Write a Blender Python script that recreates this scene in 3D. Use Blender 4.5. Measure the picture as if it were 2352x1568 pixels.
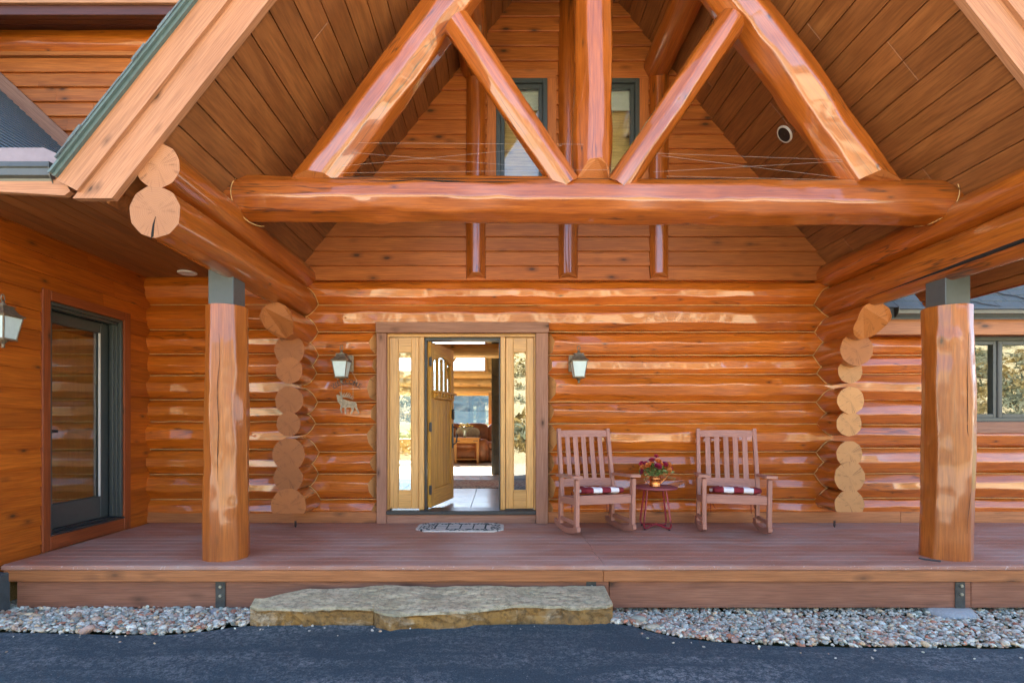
import bpy, math, random
import numpy as np
from mathutils import Matrix, Vector
R = math.radians
PI = math.pi
for o in list(bpy.data.objects):
    bpy.data.objects.remove(o)
SC = bpy.context.scene
COL = SC.collection

# ------------------------------------------------------------------ camera
F, CX, CY, D0, H = 1220.0, 1145.0, 973.0, 6.573, 1.207
cam_d = bpy.data.cameras.new('camera')
cam_d.sensor_fit = 'HORIZONTAL'
cam_d.sensor_width = 36.0
cam_d.lens = 36.0 * F / 2352.0
cam_d.shift_x = (1176 - CX) / 2352.0
cam_d.shift_y = (CY - 784) / 2352.0
cam_d.clip_start = 0.05
cam_d.clip_end = 20000
cam = bpy.data.objects.new('camera', cam_d)
cam.location = (0, -D0, H)
cam.rotation_euler = (R(90), 0, 0)
COL.objects.link(cam)
SC.camera = cam

# ------------------------------------------------------------------ light
SUN_EL, SUN_AZ = 44.0, -10.0           # sun stands behind the house, a little to the left
sd = Vector((math.sin(R(SUN_AZ)) * math.cos(R(SUN_EL)), math.cos(R(SUN_AZ)) * math.cos(R(SUN_EL)), math.sin(R(SUN_EL))))
w = bpy.data.worlds.new('World')
SC.world = w
w.use_nodes = True
nt = w.node_tree
sky = nt.nodes.new('ShaderNodeTexSky')
sky.sky_type = 'NISHITA'
sky.sun_disc = False
sky.sun_elevation = R(SUN_EL)
sky.sun_rotation = R(SUN_AZ)
sky.altitude = 2200
sky.air_density = 1.0
sky.dust_density = 3.0
sky.ozone_density = 0.3
nt.nodes['Background'].inputs[1].default_value = 0.068
nt.links.new(sky.outputs[0], nt.nodes['Background'].inputs[0])
sl = bpy.data.lights.new('sun', 'SUN')
sl.energy = 5.0
sl.angle = R(0.5)
sl.color = (1.0, 0.94, 0.85)
so = bpy.data.objects.new('sun', sl)
so.rotation_euler = (-sd).to_track_quat('-Z', 'Y').to_euler()
so.location = (5, 20, 20)
COL.objects.link(so)
vs = SC.view_settings
vs.view_transform = 'Standard'
vs.look = 'None'
vs.gamma = 1.0
vs.use_curve_mapping = False
vs.exposure = 3.7
SC.cycles.max_bounces = 10
SC.cycles.diffuse_bounces = 6
SC.cycles.glossy_bounces = 5
SC.cycles.transparent_max_bounces = 16
SC.cycles.caustics_reflective = False
SC.cycles.caustics_refractive = False
SC.cycles.use_denoising = True

# ------------------------------------------------------------------ helpers
def P(u, v, Y):
    d = Y + D0
    return ((u - CX) * d / F, Y, H - (v - CY) * d / F)
def PX(u, Y=0.0): return (u - CX) * (Y + D0) / F
def PZ(v, Y=0.0): return H - (v - CY) * (Y + D0) / F

class MB:
    def __init__(s):
        s.v, s.f, s.m, s.sm = [], [], [], []
    def add(s, vs_, fs_, mi=0, sm=False):
        b = len(s.v)
        s.v.extend([tuple(p) for p in vs_])
        for f in fs_:
            s.f.append(tuple(b + i for i in f)); s.m.append(mi); s.sm.append(sm)
    def box(s, x, y, z, bev=0.0, mi=0):
        hx, hy, hz = (x[1]-x[0])/2, (y[1]-y[0])/2, (z[1]-z[0])/2
        c = ((x[0]+x[1])/2, (y[0]+y[1])/2, (z[0]+z[1])/2)
        vv, ff = cbox(hx, hy, hz, bev)
        s.add([(a+c[0], b+c[1], d+c[2]) for a, b, d in vv], ff, mi)
    def prism(s, pts, a, b, axis='Y', mi=0):
        n = len(pts)
        def mk(p, t):
            if axis == 'Y': return (p[0], t, p[1])
            if axis == 'X': return (t, p[0], p[1])
            return (p[0], p[1], t)
        vv = [mk(p, a) for p in pts] + [mk(p, b) for p in pts]
        ff = [tuple(range(n)), tuple(range(2*n-1, n-1, -1))] + [(i, n+i, n+(i+1) % n, (i+1) % n) for i in range(n)]
        s.add(vv, ff, mi)
    def tube(s, pts, r, n=8, mi=0, caps=True, close=False):
        pts = [Vector(p) for p in pts]
        m = len(pts)
        rr = r if isinstance(r, (list, tuple)) else [r]*m
        vv, ff = [], []
        up = Vector((0, 0, 1))
        for i, p in enumerate(pts):
            if close: t = pts[(i+1) % m] - pts[i-1]
            else: t = pts[min(i+1, m-1)] - pts[max(i-1, 0)]
            t.normalize()
            a = t.cross(up)
            if a.length < 1e-3: a = t.cross(Vector((0, 1, 0)))
            a.normalize(); b = t.cross(a)
            for k in range(n):
                q = 2*PI*k/n
                vv.append(p + (a*math.cos(q) + b*math.sin(q))*rr[i])
        rng = m if close else m-1
        for i in range(rng):
            j = (i+1) % m
            for k in range(n):
                ff.append((i*n+k, i*n+(k+1) % n, j*n+(k+1) % n, j*n+k))
        s.add(vv, ff, mi, True)
        if caps and not close:
            s.add([vv[k] for k in range(n)], [tuple(range(n-1, -1, -1))], mi)
            s.add([vv[(m-1)*n+k] for k in range(n)], [tuple(range(n))], mi)
    def lathe(s, prof, c=(0, 0, 0), n=20, mi=0, sq=False, sm=True):
        vv, ff = [], []
        for r, z in prof:
            for k in range(n):
                q = 2*PI*k/n + (PI/4 if sq else 0)
                vv.append((c[0]+r*math.cos(q), c[1]+r*math.sin(q), c[2]+z))
        for i in range(len(prof)-1):
            for k in range(n):
                ff.append((i*n+k, i*n+(k+1) % n, (i+1)*n+(k+1) % n, (i+1)*n+k))
        ff.append(tuple(range(n-1, -1, -1)))
        ff.append(tuple((len(prof)-1)*n+k for k in range(n)))
        s.add(vv, ff, mi, sm and not sq)
    def build(s, name, mats, parent=None, M=None, local=False):
        me = bpy.data.meshes.new(name)
        me.from_pydata(s.v, [], s.f)
        if not isinstance(mats, (list, tuple)): mats = [mats]
        for m in mats: me.materials.append(m)
        me.polygons.foreach_set('material_index', s.m)
        me.polygons.foreach_set('use_smooth', s.sm)
        me.update()
        return link(name, me, parent, M, local)

def link(name, me, parent=None, M=None, local=False):
    o = bpy.data.objects.new(name, me)
    COL.objects.link(o)
    if M is not None: o.matrix_basis = M
    if parent is not None:
        o.parent = parent
        if not local:
            o.matrix_parent_inverse = parent.matrix_basis.inverted()
    return o

def cbox(hx, hy, hz, b):
    if b <= 0:
        vv = [(sx*hx, sy*hy, sz*hz) for sx in (-1, 1) for sy in (-1, 1) for sz in (-1, 1)]
        return vv, [(0, 1, 3, 2), (4, 6, 7, 5), (0, 4, 5, 1), (2, 3, 7, 6), (0, 2, 6, 4), (1, 5, 7, 3)]
    b = min(b, hx*.9, hy*.9, hz*.9)
    vv, idx = [], {}
    for sx in (-1, 1):
        for sy in (-1, 1):
            for sz in (-1, 1):
                for ax in range(3):
                    p = [sx*(hx-b), sy*(hy-b), sz*(hz-b)]
                    p[ax] = (sx*hx, sy*hy, sz*hz)[ax]
                    idx[(sx, sy, sz, ax)] = len(vv); vv.append(tuple(p))
    ff = []
    for s_ in (-1, 1):
        ff.append([idx[(s_, a, b_, 0)] for a, b_ in ((-1, -1), (1, -1), (1, 1), (-1, 1))])
        ff.append([idx[(a, s_, b_, 1)] for a, b_ in ((-1, -1), (1, -1), (1, 1), (-1, 1))])
        ff.append([idx[(a, b_, s_, 2)] for a, b_ in ((-1, -1), (1, -1), (1, 1), (-1, 1))])
    for a in (-1, 1):
        for b_ in (-1, 1):
            ff.append([idx[(-1, a, b_, 1)], idx[(1, a, b_, 1)], idx[(1, a, b_, 2)], idx[(-1, a, b_, 2)]])
            ff.append([idx[(a, -1, b_, 0)], idx[(a, 1, b_, 0)], idx[(a, 1, b_, 2)], idx[(a, -1, b_, 2)]])
            ff.append([idx[(a, b_, -1, 0)], idx[(a, b_, 1, 0)], idx[(a, b_, 1, 1)], idx[(a, b_, -1, 1)]])
    for sx in (-1, 1):
        for sy in (-1, 1):
            for sz in (-1, 1):
                ff.append([idx[(sx, sy, sz, k)] for k in range(3)])
    V = [Vector(v) for v in vv]
    out = []
    for f in ff:
        c = sum((V[i] for i in f), Vector())/len(f)
        n = (V[f[1]]-V[f[0]]).cross(V[f[2]]-V[f[0]])
        out.append(tuple(f) if n.dot(c) > 0 else tuple(reversed(f)))
    return vv, out

AXR = {'X': Matrix.Identity(4), 'Y': Matrix.Rotation(R(90), 4, 'Z'), 'Z': Matrix.Rotation(R(-90), 4, 'Y')}
def board(name, mat, parent, x, y, z, axis='X', bev=0.004, local=False, tilt=None):
    """one board: its long grain runs along the named world axis"""
    c = Vector(((x[0]+x[1])/2, (y[0]+y[1])/2, (z[0]+z[1])/2))
    h = Vector(((x[1]-x[0])/2, (y[1]-y[0])/2, (z[1]-z[0])/2))
    Rm = AXR[axis]
    lh = Rm.to_3x3().transposed() @ h
    vv, ff = cbox(abs(lh.x), abs(lh.y), abs(lh.z), bev)
    m = MB(); m.add(vv, ff)
    M = Matrix.Translation(c) @ (tilt if tilt else Matrix.Identity(4)) @ Rm
    return m.build(name, mat, parent, M, local)
def bar(name, mat, parent, a, b, w_, t, bev=0.004, up=(0, 0, 1), local=False, off=(0, 0)):
    """a bar of section w_ (sideways) x t (along up) from a to b"""
    a, b = Vector(a), Vector(b)
    x = (b-a); L = x.length; x.normalize()
    y = Vector(up).cross(x).normalized(); z = x.cross(y)
    vv, ff = cbox(L/2, w_/2, t/2, bev)
    m = MB(); m.add(vv, ff)
    c = (a+b)/2
    M = Matrix(((x.x, y.x, z.x, c.x), (x.y, y.y, z.y, c.y), (x.z, y.z, z.z, c.z), (0, 0, 0, 1)))
    return m.build(name, mat, parent, M, local)

def empty(name, loc=(0, 0, 0), rz=0.0, parent=None):
    o = bpy.data.objects.new(name, None)
    COL.objects.link(o)
    o.empty_display_size = 0.2
    o.location = loc
    o.rotation_euler = (0, 0, rz)
    if parent is not None:
        o.parent = parent
    return o
def tag(o, label=None, cat=None, group=None, kind=None):
    if label: o['label'] = label
    if cat: o['category'] = cat
    if group: o['group'] = group
    if kind: o['kind'] = kind
    return o

# ------------------------------------------------------------------ materials
def newmat(name):
    m = bpy.data.materials.new(name); m.use_nodes = True
    return m, m.node_tree, m.node_tree.nodes['Principled BSDF']
class G:
    def __init__(s, nt): s.nt = nt
    def n(s, t, **kw):
        nd = s.nt.nodes.new('ShaderNode'+t)
        for k, v in kw.items(): setattr(nd, k, v)
        return nd
    def l(s, a, b): s.nt.links.new(a, b)
    def math(s, op, a, b=None, c=None, clamp=False):
        nd = s.n('Math', operation=op); nd.use_clamp = clamp
        for i, q in enumerate((a, b, c)):
            if q is None: continue
            if isinstance(q, (int, float)): nd.inputs[i].default_value = q
            else: s.l(q, nd.inputs[i])
        return nd.outputs[0]
    def vmath(s, op, a, b=None):
        nd = s.n('VectorMath', operation=op)
        for i, q in enumerate((a, b)):
            if q is None: continue
            if isinstance(q, (tuple, list)): nd.inputs[i].default_value = q
            else: s.l(q, nd.inputs[i])
        return nd.outputs[0]
    def noise(s, vec, scale, detail=4, rough=.55, dist=0.0):
        nd = s.n('TexNoise')
        nd.inputs['Scale'].default_value = scale
        nd.inputs['Detail'].default_value = detail
        nd.inputs['Roughness'].default_value = rough
        nd.inputs['Distortion'].default_value = dist
        if vec is not None: s.l(vec, nd.inputs['Vector'])
        return nd.outputs['Fac']
    def ramp(s, fac, stops, interp='LINEAR'):
        nd = s.n('ValToRGB'); nd.color_ramp.interpolation = interp
        el = nd.color_ramp.elements
        while len(el) < len(stops): el.new(0.5)
        for e, (p, c) in zip(el, stops):
            e.position = p
            e.color = (c, c, c, 1) if isinstance(c, (int, float)) else (c[0], c[1], c[2], 1)
        s.l(fac, nd.inputs[0])
        return nd.outputs[0]
    def mix(s, fac, a, b, mode='MIX'):
        nd = s.n('Mix', data_type='RGBA', blend_type=mode)
        for i, q in ((0, fac), (6, a), (7, b)):
            if isinstance(q, (int, float)): nd.inputs[i].default_value = q
            elif isinstance(q, (tuple, list)): nd.inputs[i].default_value = (q[0], q[1], q[2], 1)
            else: s.l(q, nd.inputs[i])
        return nd.outputs[2]
    def bump(s, h, strength, dist=.01):
        nd = s.n('Bump'); nd.inputs['Strength'].default_value = strength
        nd.inputs['Distance'].default_value = dist
        s.l(h, nd.inputs['Height'])
        return nd.outputs[0]
    def objvec(s, rnd=True):
        tc = s.n('TexCoord').outputs['Object']
        if not rnd: return tc, None
        oi = s.n('ObjectInfo').outputs['Random']
        cmb = s.n('CombineXYZ')
        s.l(s.math('MULTIPLY', oi, 57.0), cmb.inputs[0]); s.l(s.math('MULTIPLY', oi, 31.0), cmb.inputs[1]); s.l(s.math('MULTIPLY', oi, 83.0), cmb.inputs[2])
        return s.vmath('ADD', tc, cmb.outputs[0]), oi

def wood(name, ca, cb, knot=(.05, .02, .008), rough=.45, coat=0.0, coat_r=.15, grain=1.0, knots=.13, cracks=0.0, dust=0.0, vary=.25, bump=.15, spec=.5, knot_scale=(2.4, 5.5, 5.5)):
    m, nt, bs = newmat(name); g = G(nt)
    vec, rnd = g.objvec()
    v1 = g.vmath('MULTIPLY', vec, (.9, 11*grain, 11*grain))
    big = g.noise(v1, 1.0, 5, .6, 1.2)
    v2 = g.vmath('MULTIPLY', vec, (3.5, 110*grain, 110*grain))
    fine = g.noise(v2, 1.0, 3, .6)
    v3 = g.vmath('MULTIPLY', vec, (.8, 1.8, 1.8))
    tone = g.noise(v3, 1.0, 2)
    col = g.mix(g.ramp(big, [(.3, 0.0), (.7, 1.0)]), ca, cb)
    col = g.mix(g.ramp(fine, [(.35, .50), (.60, 0.0)]), col, (cb[0]*.45, cb[1]*.4, cb[2]*.35))
    br = g.math('ADD', g.math('MULTIPLY', rnd, vary), 1-vary*.5)
    br = g.math('MULTIPLY', br, g.math('ADD', g.math('MULTIPLY', tone, .5), .75))
    cmb = g.n('CombineXYZ')
    for i in range(3): g.l(br, cmb.inputs[i])
    col = g.mix(1.0, col, cmb.outputs[0], 'MULTIPLY')
    if knots > 0:
        vo = g.n('TexVoronoi'); vo.inputs['Scale'].default_value = 1.0
        g.l(g.vmath('ADD', g.vmath('MULTIPLY', vec, knot_scale), g.vmath('MULTIPLY', g.n('TexNoise').outputs['Color'], (.0, .0, .0))), vo.inputs['Vector'])
        kd = g.math('ADD', vo.outputs['Distance'], g.math('MULTIPLY', fine, .05))
        kf = g.ramp(kd, [(knots*.6, 1.0), (knots, .45), (knots*2.0, 0.0)])
        col = g.mix(g.math('MULTIPLY', kf, .92), col, knot)
    if cracks > 0:
        v4 = g.vmath('MULTIPLY', vec, (.55, 7, 7))
        cn = g.noise(v4, 1.0, 3, .5)
        cl = g.math('ABSOLUTE', g.math('SUBTRACT', cn, .5))
        ck = g.ramp(cl, [(.0, 1.0), (.010+.004*cracks, 0.0)])
        msk = g.ramp(g.noise(g.vmath('MULTIPLY', vec, (.5, 2, 2)), 1.0, 2), [(.5, 0.0), (.58, 1.0)])
        col = g.mix(g.math('MULTIPLY', g.math('MULTIPLY', ck, msk), min(1, .85*cracks)), col, (.03, .012, .005))
    if dust > 0:
        ps = g.n('NewGeometry').outputs['Position']
        d1 = g.ramp(g.noise(g.vmath('MULTIPLY', ps, (.8, 2.2, 1)), 1.0, 5, .65, .5), [(.42, 0.0), (.72, 1.0)])
        d2 = g.ramp(g.noise(ps, 45, 2), [(.66, 0.0), (.72, 1.0)])
        col = g.mix(g.math('MULTIPLY', d1, dust), col, (.50, .38, .32))
        col = g.mix(g.math('MULTIPLY', d2, dust*.8), col, (.65, .58, .52))
    g.l(col, bs.inputs['Base Color'])
    rr = g.math('ADD', g.math('MULTIPLY', fine, .12), rough-.06)
    g.l(rr, bs.inputs['Roughness'])
    bs.inputs['Specular IOR Level'].default_value = spec
    bs.inputs['Coat Weight'].default_value = coat
    bs.inputs['Coat Roughness'].default_value = coat_r
    bs.inputs['Coat IOR'].default_value = 1.62 if coat > .9 else 1.5
    hh = g.math('ADD', g.math('MULTIPLY', big, .6), g.math('MULTIPLY', fine, .4))
    bn = g.bump(hh, bump, .006)
    if coat > .5:                       # shallow drawknife scallops break up the shine
        ch = g.noise(g.vmath('MULTIPLY', vec, (6, 13, 13)), 1.0, 0, .5, .4)
        nd = g.n('Bump'); nd.inputs['Strength'].default_value = .16; nd.inputs['Distance'].default_value = .012
        g.l(ch, nd.inputs['Height']); g.l(bn, nd.inputs['Normal']); bn = nd.outputs[0]
    g.l(bn, bs.inputs['Normal'])
    return m

def endgrain(name, ca, cb):
    m, nt, bs = newmat(name); g = G(nt)
    tc, _ = g.objvec(False)
    oi = g.n('ObjectInfo').outputs['Random']
    flat = g.vmath('MULTIPLY', tc, (0, 1, 1))
    nz = g.noise(g.vmath('MULTIPLY', tc, (0, 9, 9)), 1.0, 3)
    ln = g.n('VectorMath', operation='LENGTH'); g.l(flat, ln.inputs[0])
    rad = g.math('ADD', ln.outputs['Value'], g.math('MULTIPLY', nz, .02))
    ring = g.math('SINE', g.math('MULTIPLY', rad, 520.0))
    col = g.mix(g.math('MULTIPLY', g.math('ADD', ring, 1.0), .35), ca, cb)
    nrm = g.n('VectorMath', operation='NORMALIZE'); g.l(flat, nrm.inputs[0])
    cmb = g.n('CombineXYZ'); g.l(g.math('MULTIPLY', oi, 40.0), cmb.inputs[0])
    dirv = g.vmath('ADD', g.vmath('MULTIPLY', nrm.outputs[0], (1, 1, 1)), cmb.outputs[0])
    cr = g.noise(dirv, 3.2, 4, .7)
    lin = g.ramp(g.math('ABSOLUTE', g.math('SUBTRACT', cr, .5)), [(0, 1.0), (.028, 0.0)])
    fade = g.ramp(g.noise(g.vmath('MULTIPLY', tc, (0, 14, 14)), 1.0, 2), [(.45, 0.0), (.6, 1.0)])
    col = g.mix(g.math('MULTIPLY', g.math('MULTIPLY', lin, fade), .85), col, (cb[0]*.3, cb[1]*.25, cb[2]*.2))
    col = g.mix(g.ramp(g.noise(g.vmath('MULTIPLY', tc, (3, 5, 5)), 1.0, 3), [(.35, .3), (.6, 0.0)]), col, cb)
    tn = g.math('ADD', g.math('MULTIPLY', oi, .42), .78)
    c3 = g.n('CombineXYZ')
    for q in range(3): g.l(tn, c3.inputs[q])
    col = g.mix(1.0, col, c3.outputs[0], 'MULTIPLY')
    g.l(col, bs.inputs['Base Color'])
    bs.inputs['Roughness'].default_value = .6
    g.l(g.bump(ring, .15, .002), bs.inputs['Normal'])
    return m

def plain(name, col, rough=.5, metal=0.0, noise=.12, nscale=18, bump=0.0, spec=.5, coat=0.0, col2=None):
    m, nt, bs = newmat(name); g = G(nt)
    vec, rnd = g.objvec()
    nz = g.noise(vec, nscale, 4)
    c2 = col2 if col2 else tuple(c*(1-2*noise) for c in col)
    g.l(g.mix(g.ramp(nz, [(.35, 0.0), (.68, 1.0)]), col, c2), bs.inputs['Base Color'])
    g.l(g.math('ADD', g.math('MULTIPLY', nz, .15), rough-.07), bs.inputs['Roughness'])
    bs.inputs['Metallic'].default_value = metal
    bs.inputs['Specular IOR Level'].default_value = spec
    bs.inputs['Coat Weight'].default_value = coat
    if bump > 0: g.l(g.bump(nz, bump, .01), bs.inputs['Normal'])
    return m

def glass(name, base=.07, tint=(.93, .97, .95), rough=0.0):
    m, nt, bs = newmat(name); g = G(nt)
    nt.nodes.remove(bs)
    out = nt.nodes['Material Output']
    geo = g.n('NewGeometry')
    dp = g.n('VectorMath', operation='DOT_PRODUCT')
    g.l(geo.outputs['Normal'], dp.inputs[0]); g.l(geo.outputs['Incoming'], dp.inputs[1])
    c = g.math('ABSOLUTE', dp.outputs['Value'])
    s5 = g.math('POWER', g.math('SUBTRACT', 1.0, c, clamp=True), 5.0)
    fac = g.math('ADD', g.math('MULTIPLY', s5, 1-base), base)
    tr = g.n('BsdfTransparent'); tr.inputs[0].default_value = (*tint, 1)
    gl = g.n('BsdfGlossy'); gl.inputs['Roughness'].default_value = rough
    mx = g.n('MixShader')
    g.l(fac, mx.inputs[0]); g.l(tr.outputs[0], mx.inputs[1]); g.l(gl.outputs[0], mx.inputs[2])
    g.l(mx.outputs[0], out.inputs['Surface'])
    return m

M = {}
M['log'] = wood('varnished_log', (.67, .188, .012), (.48, .111, .005), rough=.42, coat=.95, coat_r=.05, grain=.7, knots=.08, cracks=.8, vary=.22, bump=.12)
M['beam'] = wood('shaded_beam_log', (.48, .130, .011), (.33, .074, .004), rough=.42, coat=.95, coat_r=.05, grain=.7, knots=.08, cracks=1.0, vary=.15, bump=.12)  # log varnish darkened: shade on the beam sides is put into the colour
M['post'] = wood('darker_post_log', (.49, .145, .017), (.35, .085, .007), rough=.42, coat=.6, coat_r=.07, grain=.7, knots=.10, cracks=1.0, vary=.1, bump=.15)  # posts take a darker tone of the log colour
M['end'] = endgrain('shaded_log_end', (.42, .145, .036), (.30, .094, .020))  # left corner ends: their shade is put into this darker tone
M['endp'] = endgrain('rosy_beam_end', (.48, .220, .095), (.38, .150, .055))
M['endl'] = endgrain('pale_lit_log_end', (.62, .31, .105), (.46, .20, .058))  # right corner ends: brighter light put into the colour; also pale cut ends
M['siding'] = wood('cedar_siding', (.57, .183, .036), (.40, .110, .019), rough=.55, coat=.0, knots=.15, vary=.28, bump=.2, knot_scale=(2.6, 5.5, 5.5))
M['wing'] = wood('dark_cedar_siding', (.54, .142, .010), (.37, .080, .004), rough=.5, knots=.11, vary=.3, bump=.2)
M['soffit'] = wood('soffit_board', (.36, .137, .038), (.215, .073, .018), rough=.5, coat=.12, coat_r=.3, knots=0, grain=.45, vary=.2, bump=.1)
M['barge'] = wood('stained_rake_board', (.50, .24, .12), (.44, .19, .085), rough=.6, knots=.10, vary=.12, bump=.12, grain=1.2)
M['fascia'] = wood('deck_trim_board', (.55, .215, .075), (.42, .15, .045), rough=.55, knots=.15, vary=.15, bump=.2)
M['skirt'] = wood('deck_rim_beam', (.36, .155, .085), (.25, .095, .048), rough=.6, knots=.15, vary=.15, bump=.3)
M['trim'] = wood('rough_sawn_trim', (.42, .22, .14), (.31, .145, .085), rough=.75, knots=.12, vary=.1, bump=.5, grain=1.4)
M['wingtrim'] = wood('dark_door_trim', (.36, .09, .022), (.25, .055, .012), rough=.55, knots=.1, vary=.15, bump=.3)
M['deck'] = wood('composite_deck_board', (.50, .235, .150), (.42, .190, .120), knot=(.2, .1, .08), dust=.7, rough=.60, knots=0, vary=.10, bump=.12, grain=2.0)
M['fir'] = wood('clear_fir', (.72, .41, .125), (.62, .32, .085), rough=.38, coat=.3, coat_r=.2, knots=0, vary=.12, bump=.06)
M['door'] = wood('stained_door', (.66, .35, .06), (.52, .24, .035), rough=.6, coat=.0, spec=.25, knots=0, vary=.12, bump=.08)
M['pine'] = wood('interior_pine', (.82, .54, .21), (.72, .43, .14), rough=.45, knots=.12, vary=.1, bump=.1, grain=.7)
M['chair'] = wood('faded_brown_paint', (.50, .235, .165), (.42, .19, .135), rough=.5, knots=0, vary=.06, bump=.12, grain=2)
M['caulk'] = plain('chinking_caulk', (.68, .42, .16), .6)
M['green'] = plain('dark_green_cladding', (.062, .075, .072), .35, noise=.06)
M['steel'] = plain('painted_steel_saddle', (.075, .09, .088), .4, noise=.05)
M['metal'] = plain('galvanised_gutter', (.11, .112, .10), .38, metal=.5, noise=.05)
M['drip'] = plain('green_drip_edge', (.11, .16, .15), .4, noise=.08)
M['flash'] = plain('mauve_flashing', (.26, .215, .24), .5, noise=.06)
M['eave'] = wood('dark_stained_eave', (.105, .030, .016), (.07, .018, .009), rough=.5, knots=0, vary=.1)
M['black'] = plain('black_hardware', (.02, .022, .024), .4)
M['rubber'] = plain('dark_threshold', (.035, .042, .045), .35)
M['bracket'] = plain('weathered_bracket', (.10, .10, .085), .55, metal=.4, noise=.2)
M['bolt'] = plain('zinc_bolt', (.62, .58, .42), .35, metal=.6)
M['concrete'] = plain('pier_concrete', (.45, .44, .41), .9, nscale=60, bump=.5)
M['foundation'] = plain('dark_foundation', (.075, .085, .085), .85, nscale=20, bump=.2)
M['white'] = plain('white_plastic', (.78, .77, .72), .5, noise=.03)
M['glass'] = glass('window_glass', .10)
M['glasss'] = glass('sidelight_glass', .13, (.88, .93, .92))
M['glassd'] = glass('door_glass', .25)
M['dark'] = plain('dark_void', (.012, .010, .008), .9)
M['room'] = plain('room_plaster', (.55, .45, .30), .9)
M['reflsheet'] = wood('reflection_sheet', (.30, .19, .045), (.22, .13, .03), rough=.8, knots=0, grain=1.5, vary=.05)  # tan colour stands in for logs mirrored in the wing door
M['slate'] = plain('slate_tile_stone', (.145, .125, .085), .6, nscale=9, bump=.3, col2=(.085, .085, .075))
M['floortile'] = plain('grey_floor_tile', (.42, .42, .40), .22, nscale=5, noise=.06)
M['grout'] = plain('dark_grout', (.12, .12, .11), .9)
M['carpet'] = plain('beige_carpet', (.58, .46, .30), .95, nscale=90, bump=.3)
M['leather'] = plain('brown_leather', (.42, .15, .055), .38, nscale=7, noise=.2, bump=.15)
M['oak'] = wood('oak_furniture', (.56, .27, .05), (.44, .19, .03), rough=.4, knots=0, vary=.05, bump=.05)
M['linen'] = plain('linen_pillow', (.62, .54, .40), .9)
M['yellow'] = plain('yellow_petal', (.75, .55, .10), .6)
M['redmetal'] = plain('red_powder_coat', (.36, .035, .050), .33, noise=.04, coat=.2)
M['tabletop'] = plain('dusty_red_top', (.30, .075, .085), .5, noise=.06)
M['copper'] = plain('brushed_copper', (.86, .33, .10), .26, metal=1.0, noise=.06)
M['bronze'] = plain('antique_bronze', (.24, .19, .13), .45, metal=.5, noise=.2, nscale=30)
M['rust'] = plain('rusty_tin', (.38, .30, .19), .6, metal=.3, noise=.2, nscale=40)
M['rustd'] = plain('dark_rust', (.16, .085, .05), .7, metal=.3, noise=.2, nscale=40)
M['frost'] = plain('frosted_pane', (.60, .74, .72), .35, noise=.05)
M['leaf'] = plain('flower_leaf', (.11, .22, .045), .55, noise=.3)
M['leafl'] = plain('pale_leaf', (.34, .42, .12), .55, noise=.3)
M['orange'] = plain('orange_petal', (.95, .34, .09), .6, noise=.2, nscale=60)
M['wine'] = plain('wine_petal', (.58, .040, .110), .6, noise=.3, nscale=60)
M['wire'] = plain('thin_wire', (.55, .52, .48), .4)
M['cable'] = plain('heat_cable', (.05, .055, .06), .5)
M['tie'] = plain('red_tie', (.22, .02, .02), .8)
M['shin'] = plain('slate_shingle', (.085, .115, .125), .85, nscale=120, bump=.4, col2=(.14, .17, .18))
# shingle tone varies by object

def mat_asphalt():
    m, nt, bs = newmat('asphalt'); g = G(nt)
    v = g.n('TexCoord').outputs['Object']
    a = g.noise(v, 95, 4, .75); b = g.noise(g.vmath('MULTIPLY', v, (.9, 3.4, 1)), 1.0, 5, .6, .6); c = g.noise(v, 30, 4, .7)
    vo = g.n('TexVoronoi'); vo.inputs['Scale'].default_value = 62; g.l(v, vo.inputs['Vector'])
    col = g.mix(g.ramp(a, [(.32, 0.0), (.70, 1.0)]), (.010, .026, .034), (.055, .100, .120))
    dust = g.math('MULTIPLY', g.ramp(b, [(.44, 0.0), (.68, 1.0)]), g.ramp(g.math('ADD', g.math('MULTIPLY', c, .6), g.math('MULTIPLY', a, .4)), [(.46, 0.0), (.60, 1.0)]))
    col = g.mix(g.math('MULTIPLY', dust, .75), col, (.34, .35, .33))
    grit = g.math('MULTIPLY', g.ramp(vo.outputs['Distance'], [(.14, 1.0), (.22, 0.0)]), g.ramp(c, [(.5, 0.0), (.62, 1.0)]))
    col = g.mix(g.math('MULTIPLY', grit, .8), col, (.40, .39, .35))
    g.l(col, bs.inputs['Base Color'])
    bs.inputs['Roughness'].default_value = .75
    h = g.math('ADD', g.math('MULTIPLY', a, .9), g.math('MULTIPLY', c, .5))
    g.l(g.bump(h, 1.0, .010), bs.inputs['Normal'])
    return m
M['asphalt'] = mat_asphalt()
def mat_vcol(name, rough=.7, noise=.25, scale=40):
    m, nt, bs = newmat(name); g = G(nt)
    at = g.n('Attribute'); at.attribute_name = 'tint'
    nz = g.noise(g.n('TexCoord').outputs['Object'], scale, 3)
    g.l(g.mix(g.math('MULTIPLY', nz, noise*2), at.outputs['Color'], (.1, .1, .1), 'MULTIPLY') if False else g.mix(g.ramp(nz, [(.3, noise), (.6, 0.0)]), at.outputs['Color'], (.12, .11, .10)), bs.inputs['Base Color'])
    bs.inputs['Roughness'].default_value = rough
    return m
M['pebble'] = mat_vcol('river_pebbles', .55, .35, 60)
M['foliage'] = mat_vcol('brush_foliage', .8, .1, 30)
_nt = M['foliage'].node_tree; _g = G(_nt); _bs = _nt.nodes['Principled BSDF']
_tl = _g.n('BsdfTranslucent'); _mx = _g.n('MixShader'); _mx.inputs[0].default_value = .45
_nt.links.new(_bs.inputs['Base Color'].links[0].from_socket, _tl.inputs[0])
_g.l(_bs.outputs[0], _mx.inputs[1]); _g.l(_tl.outputs[0], _mx.inputs[2]); _g.l(_mx.outputs[0], _nt.nodes['Material Output'].inputs['Surface'])
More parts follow.
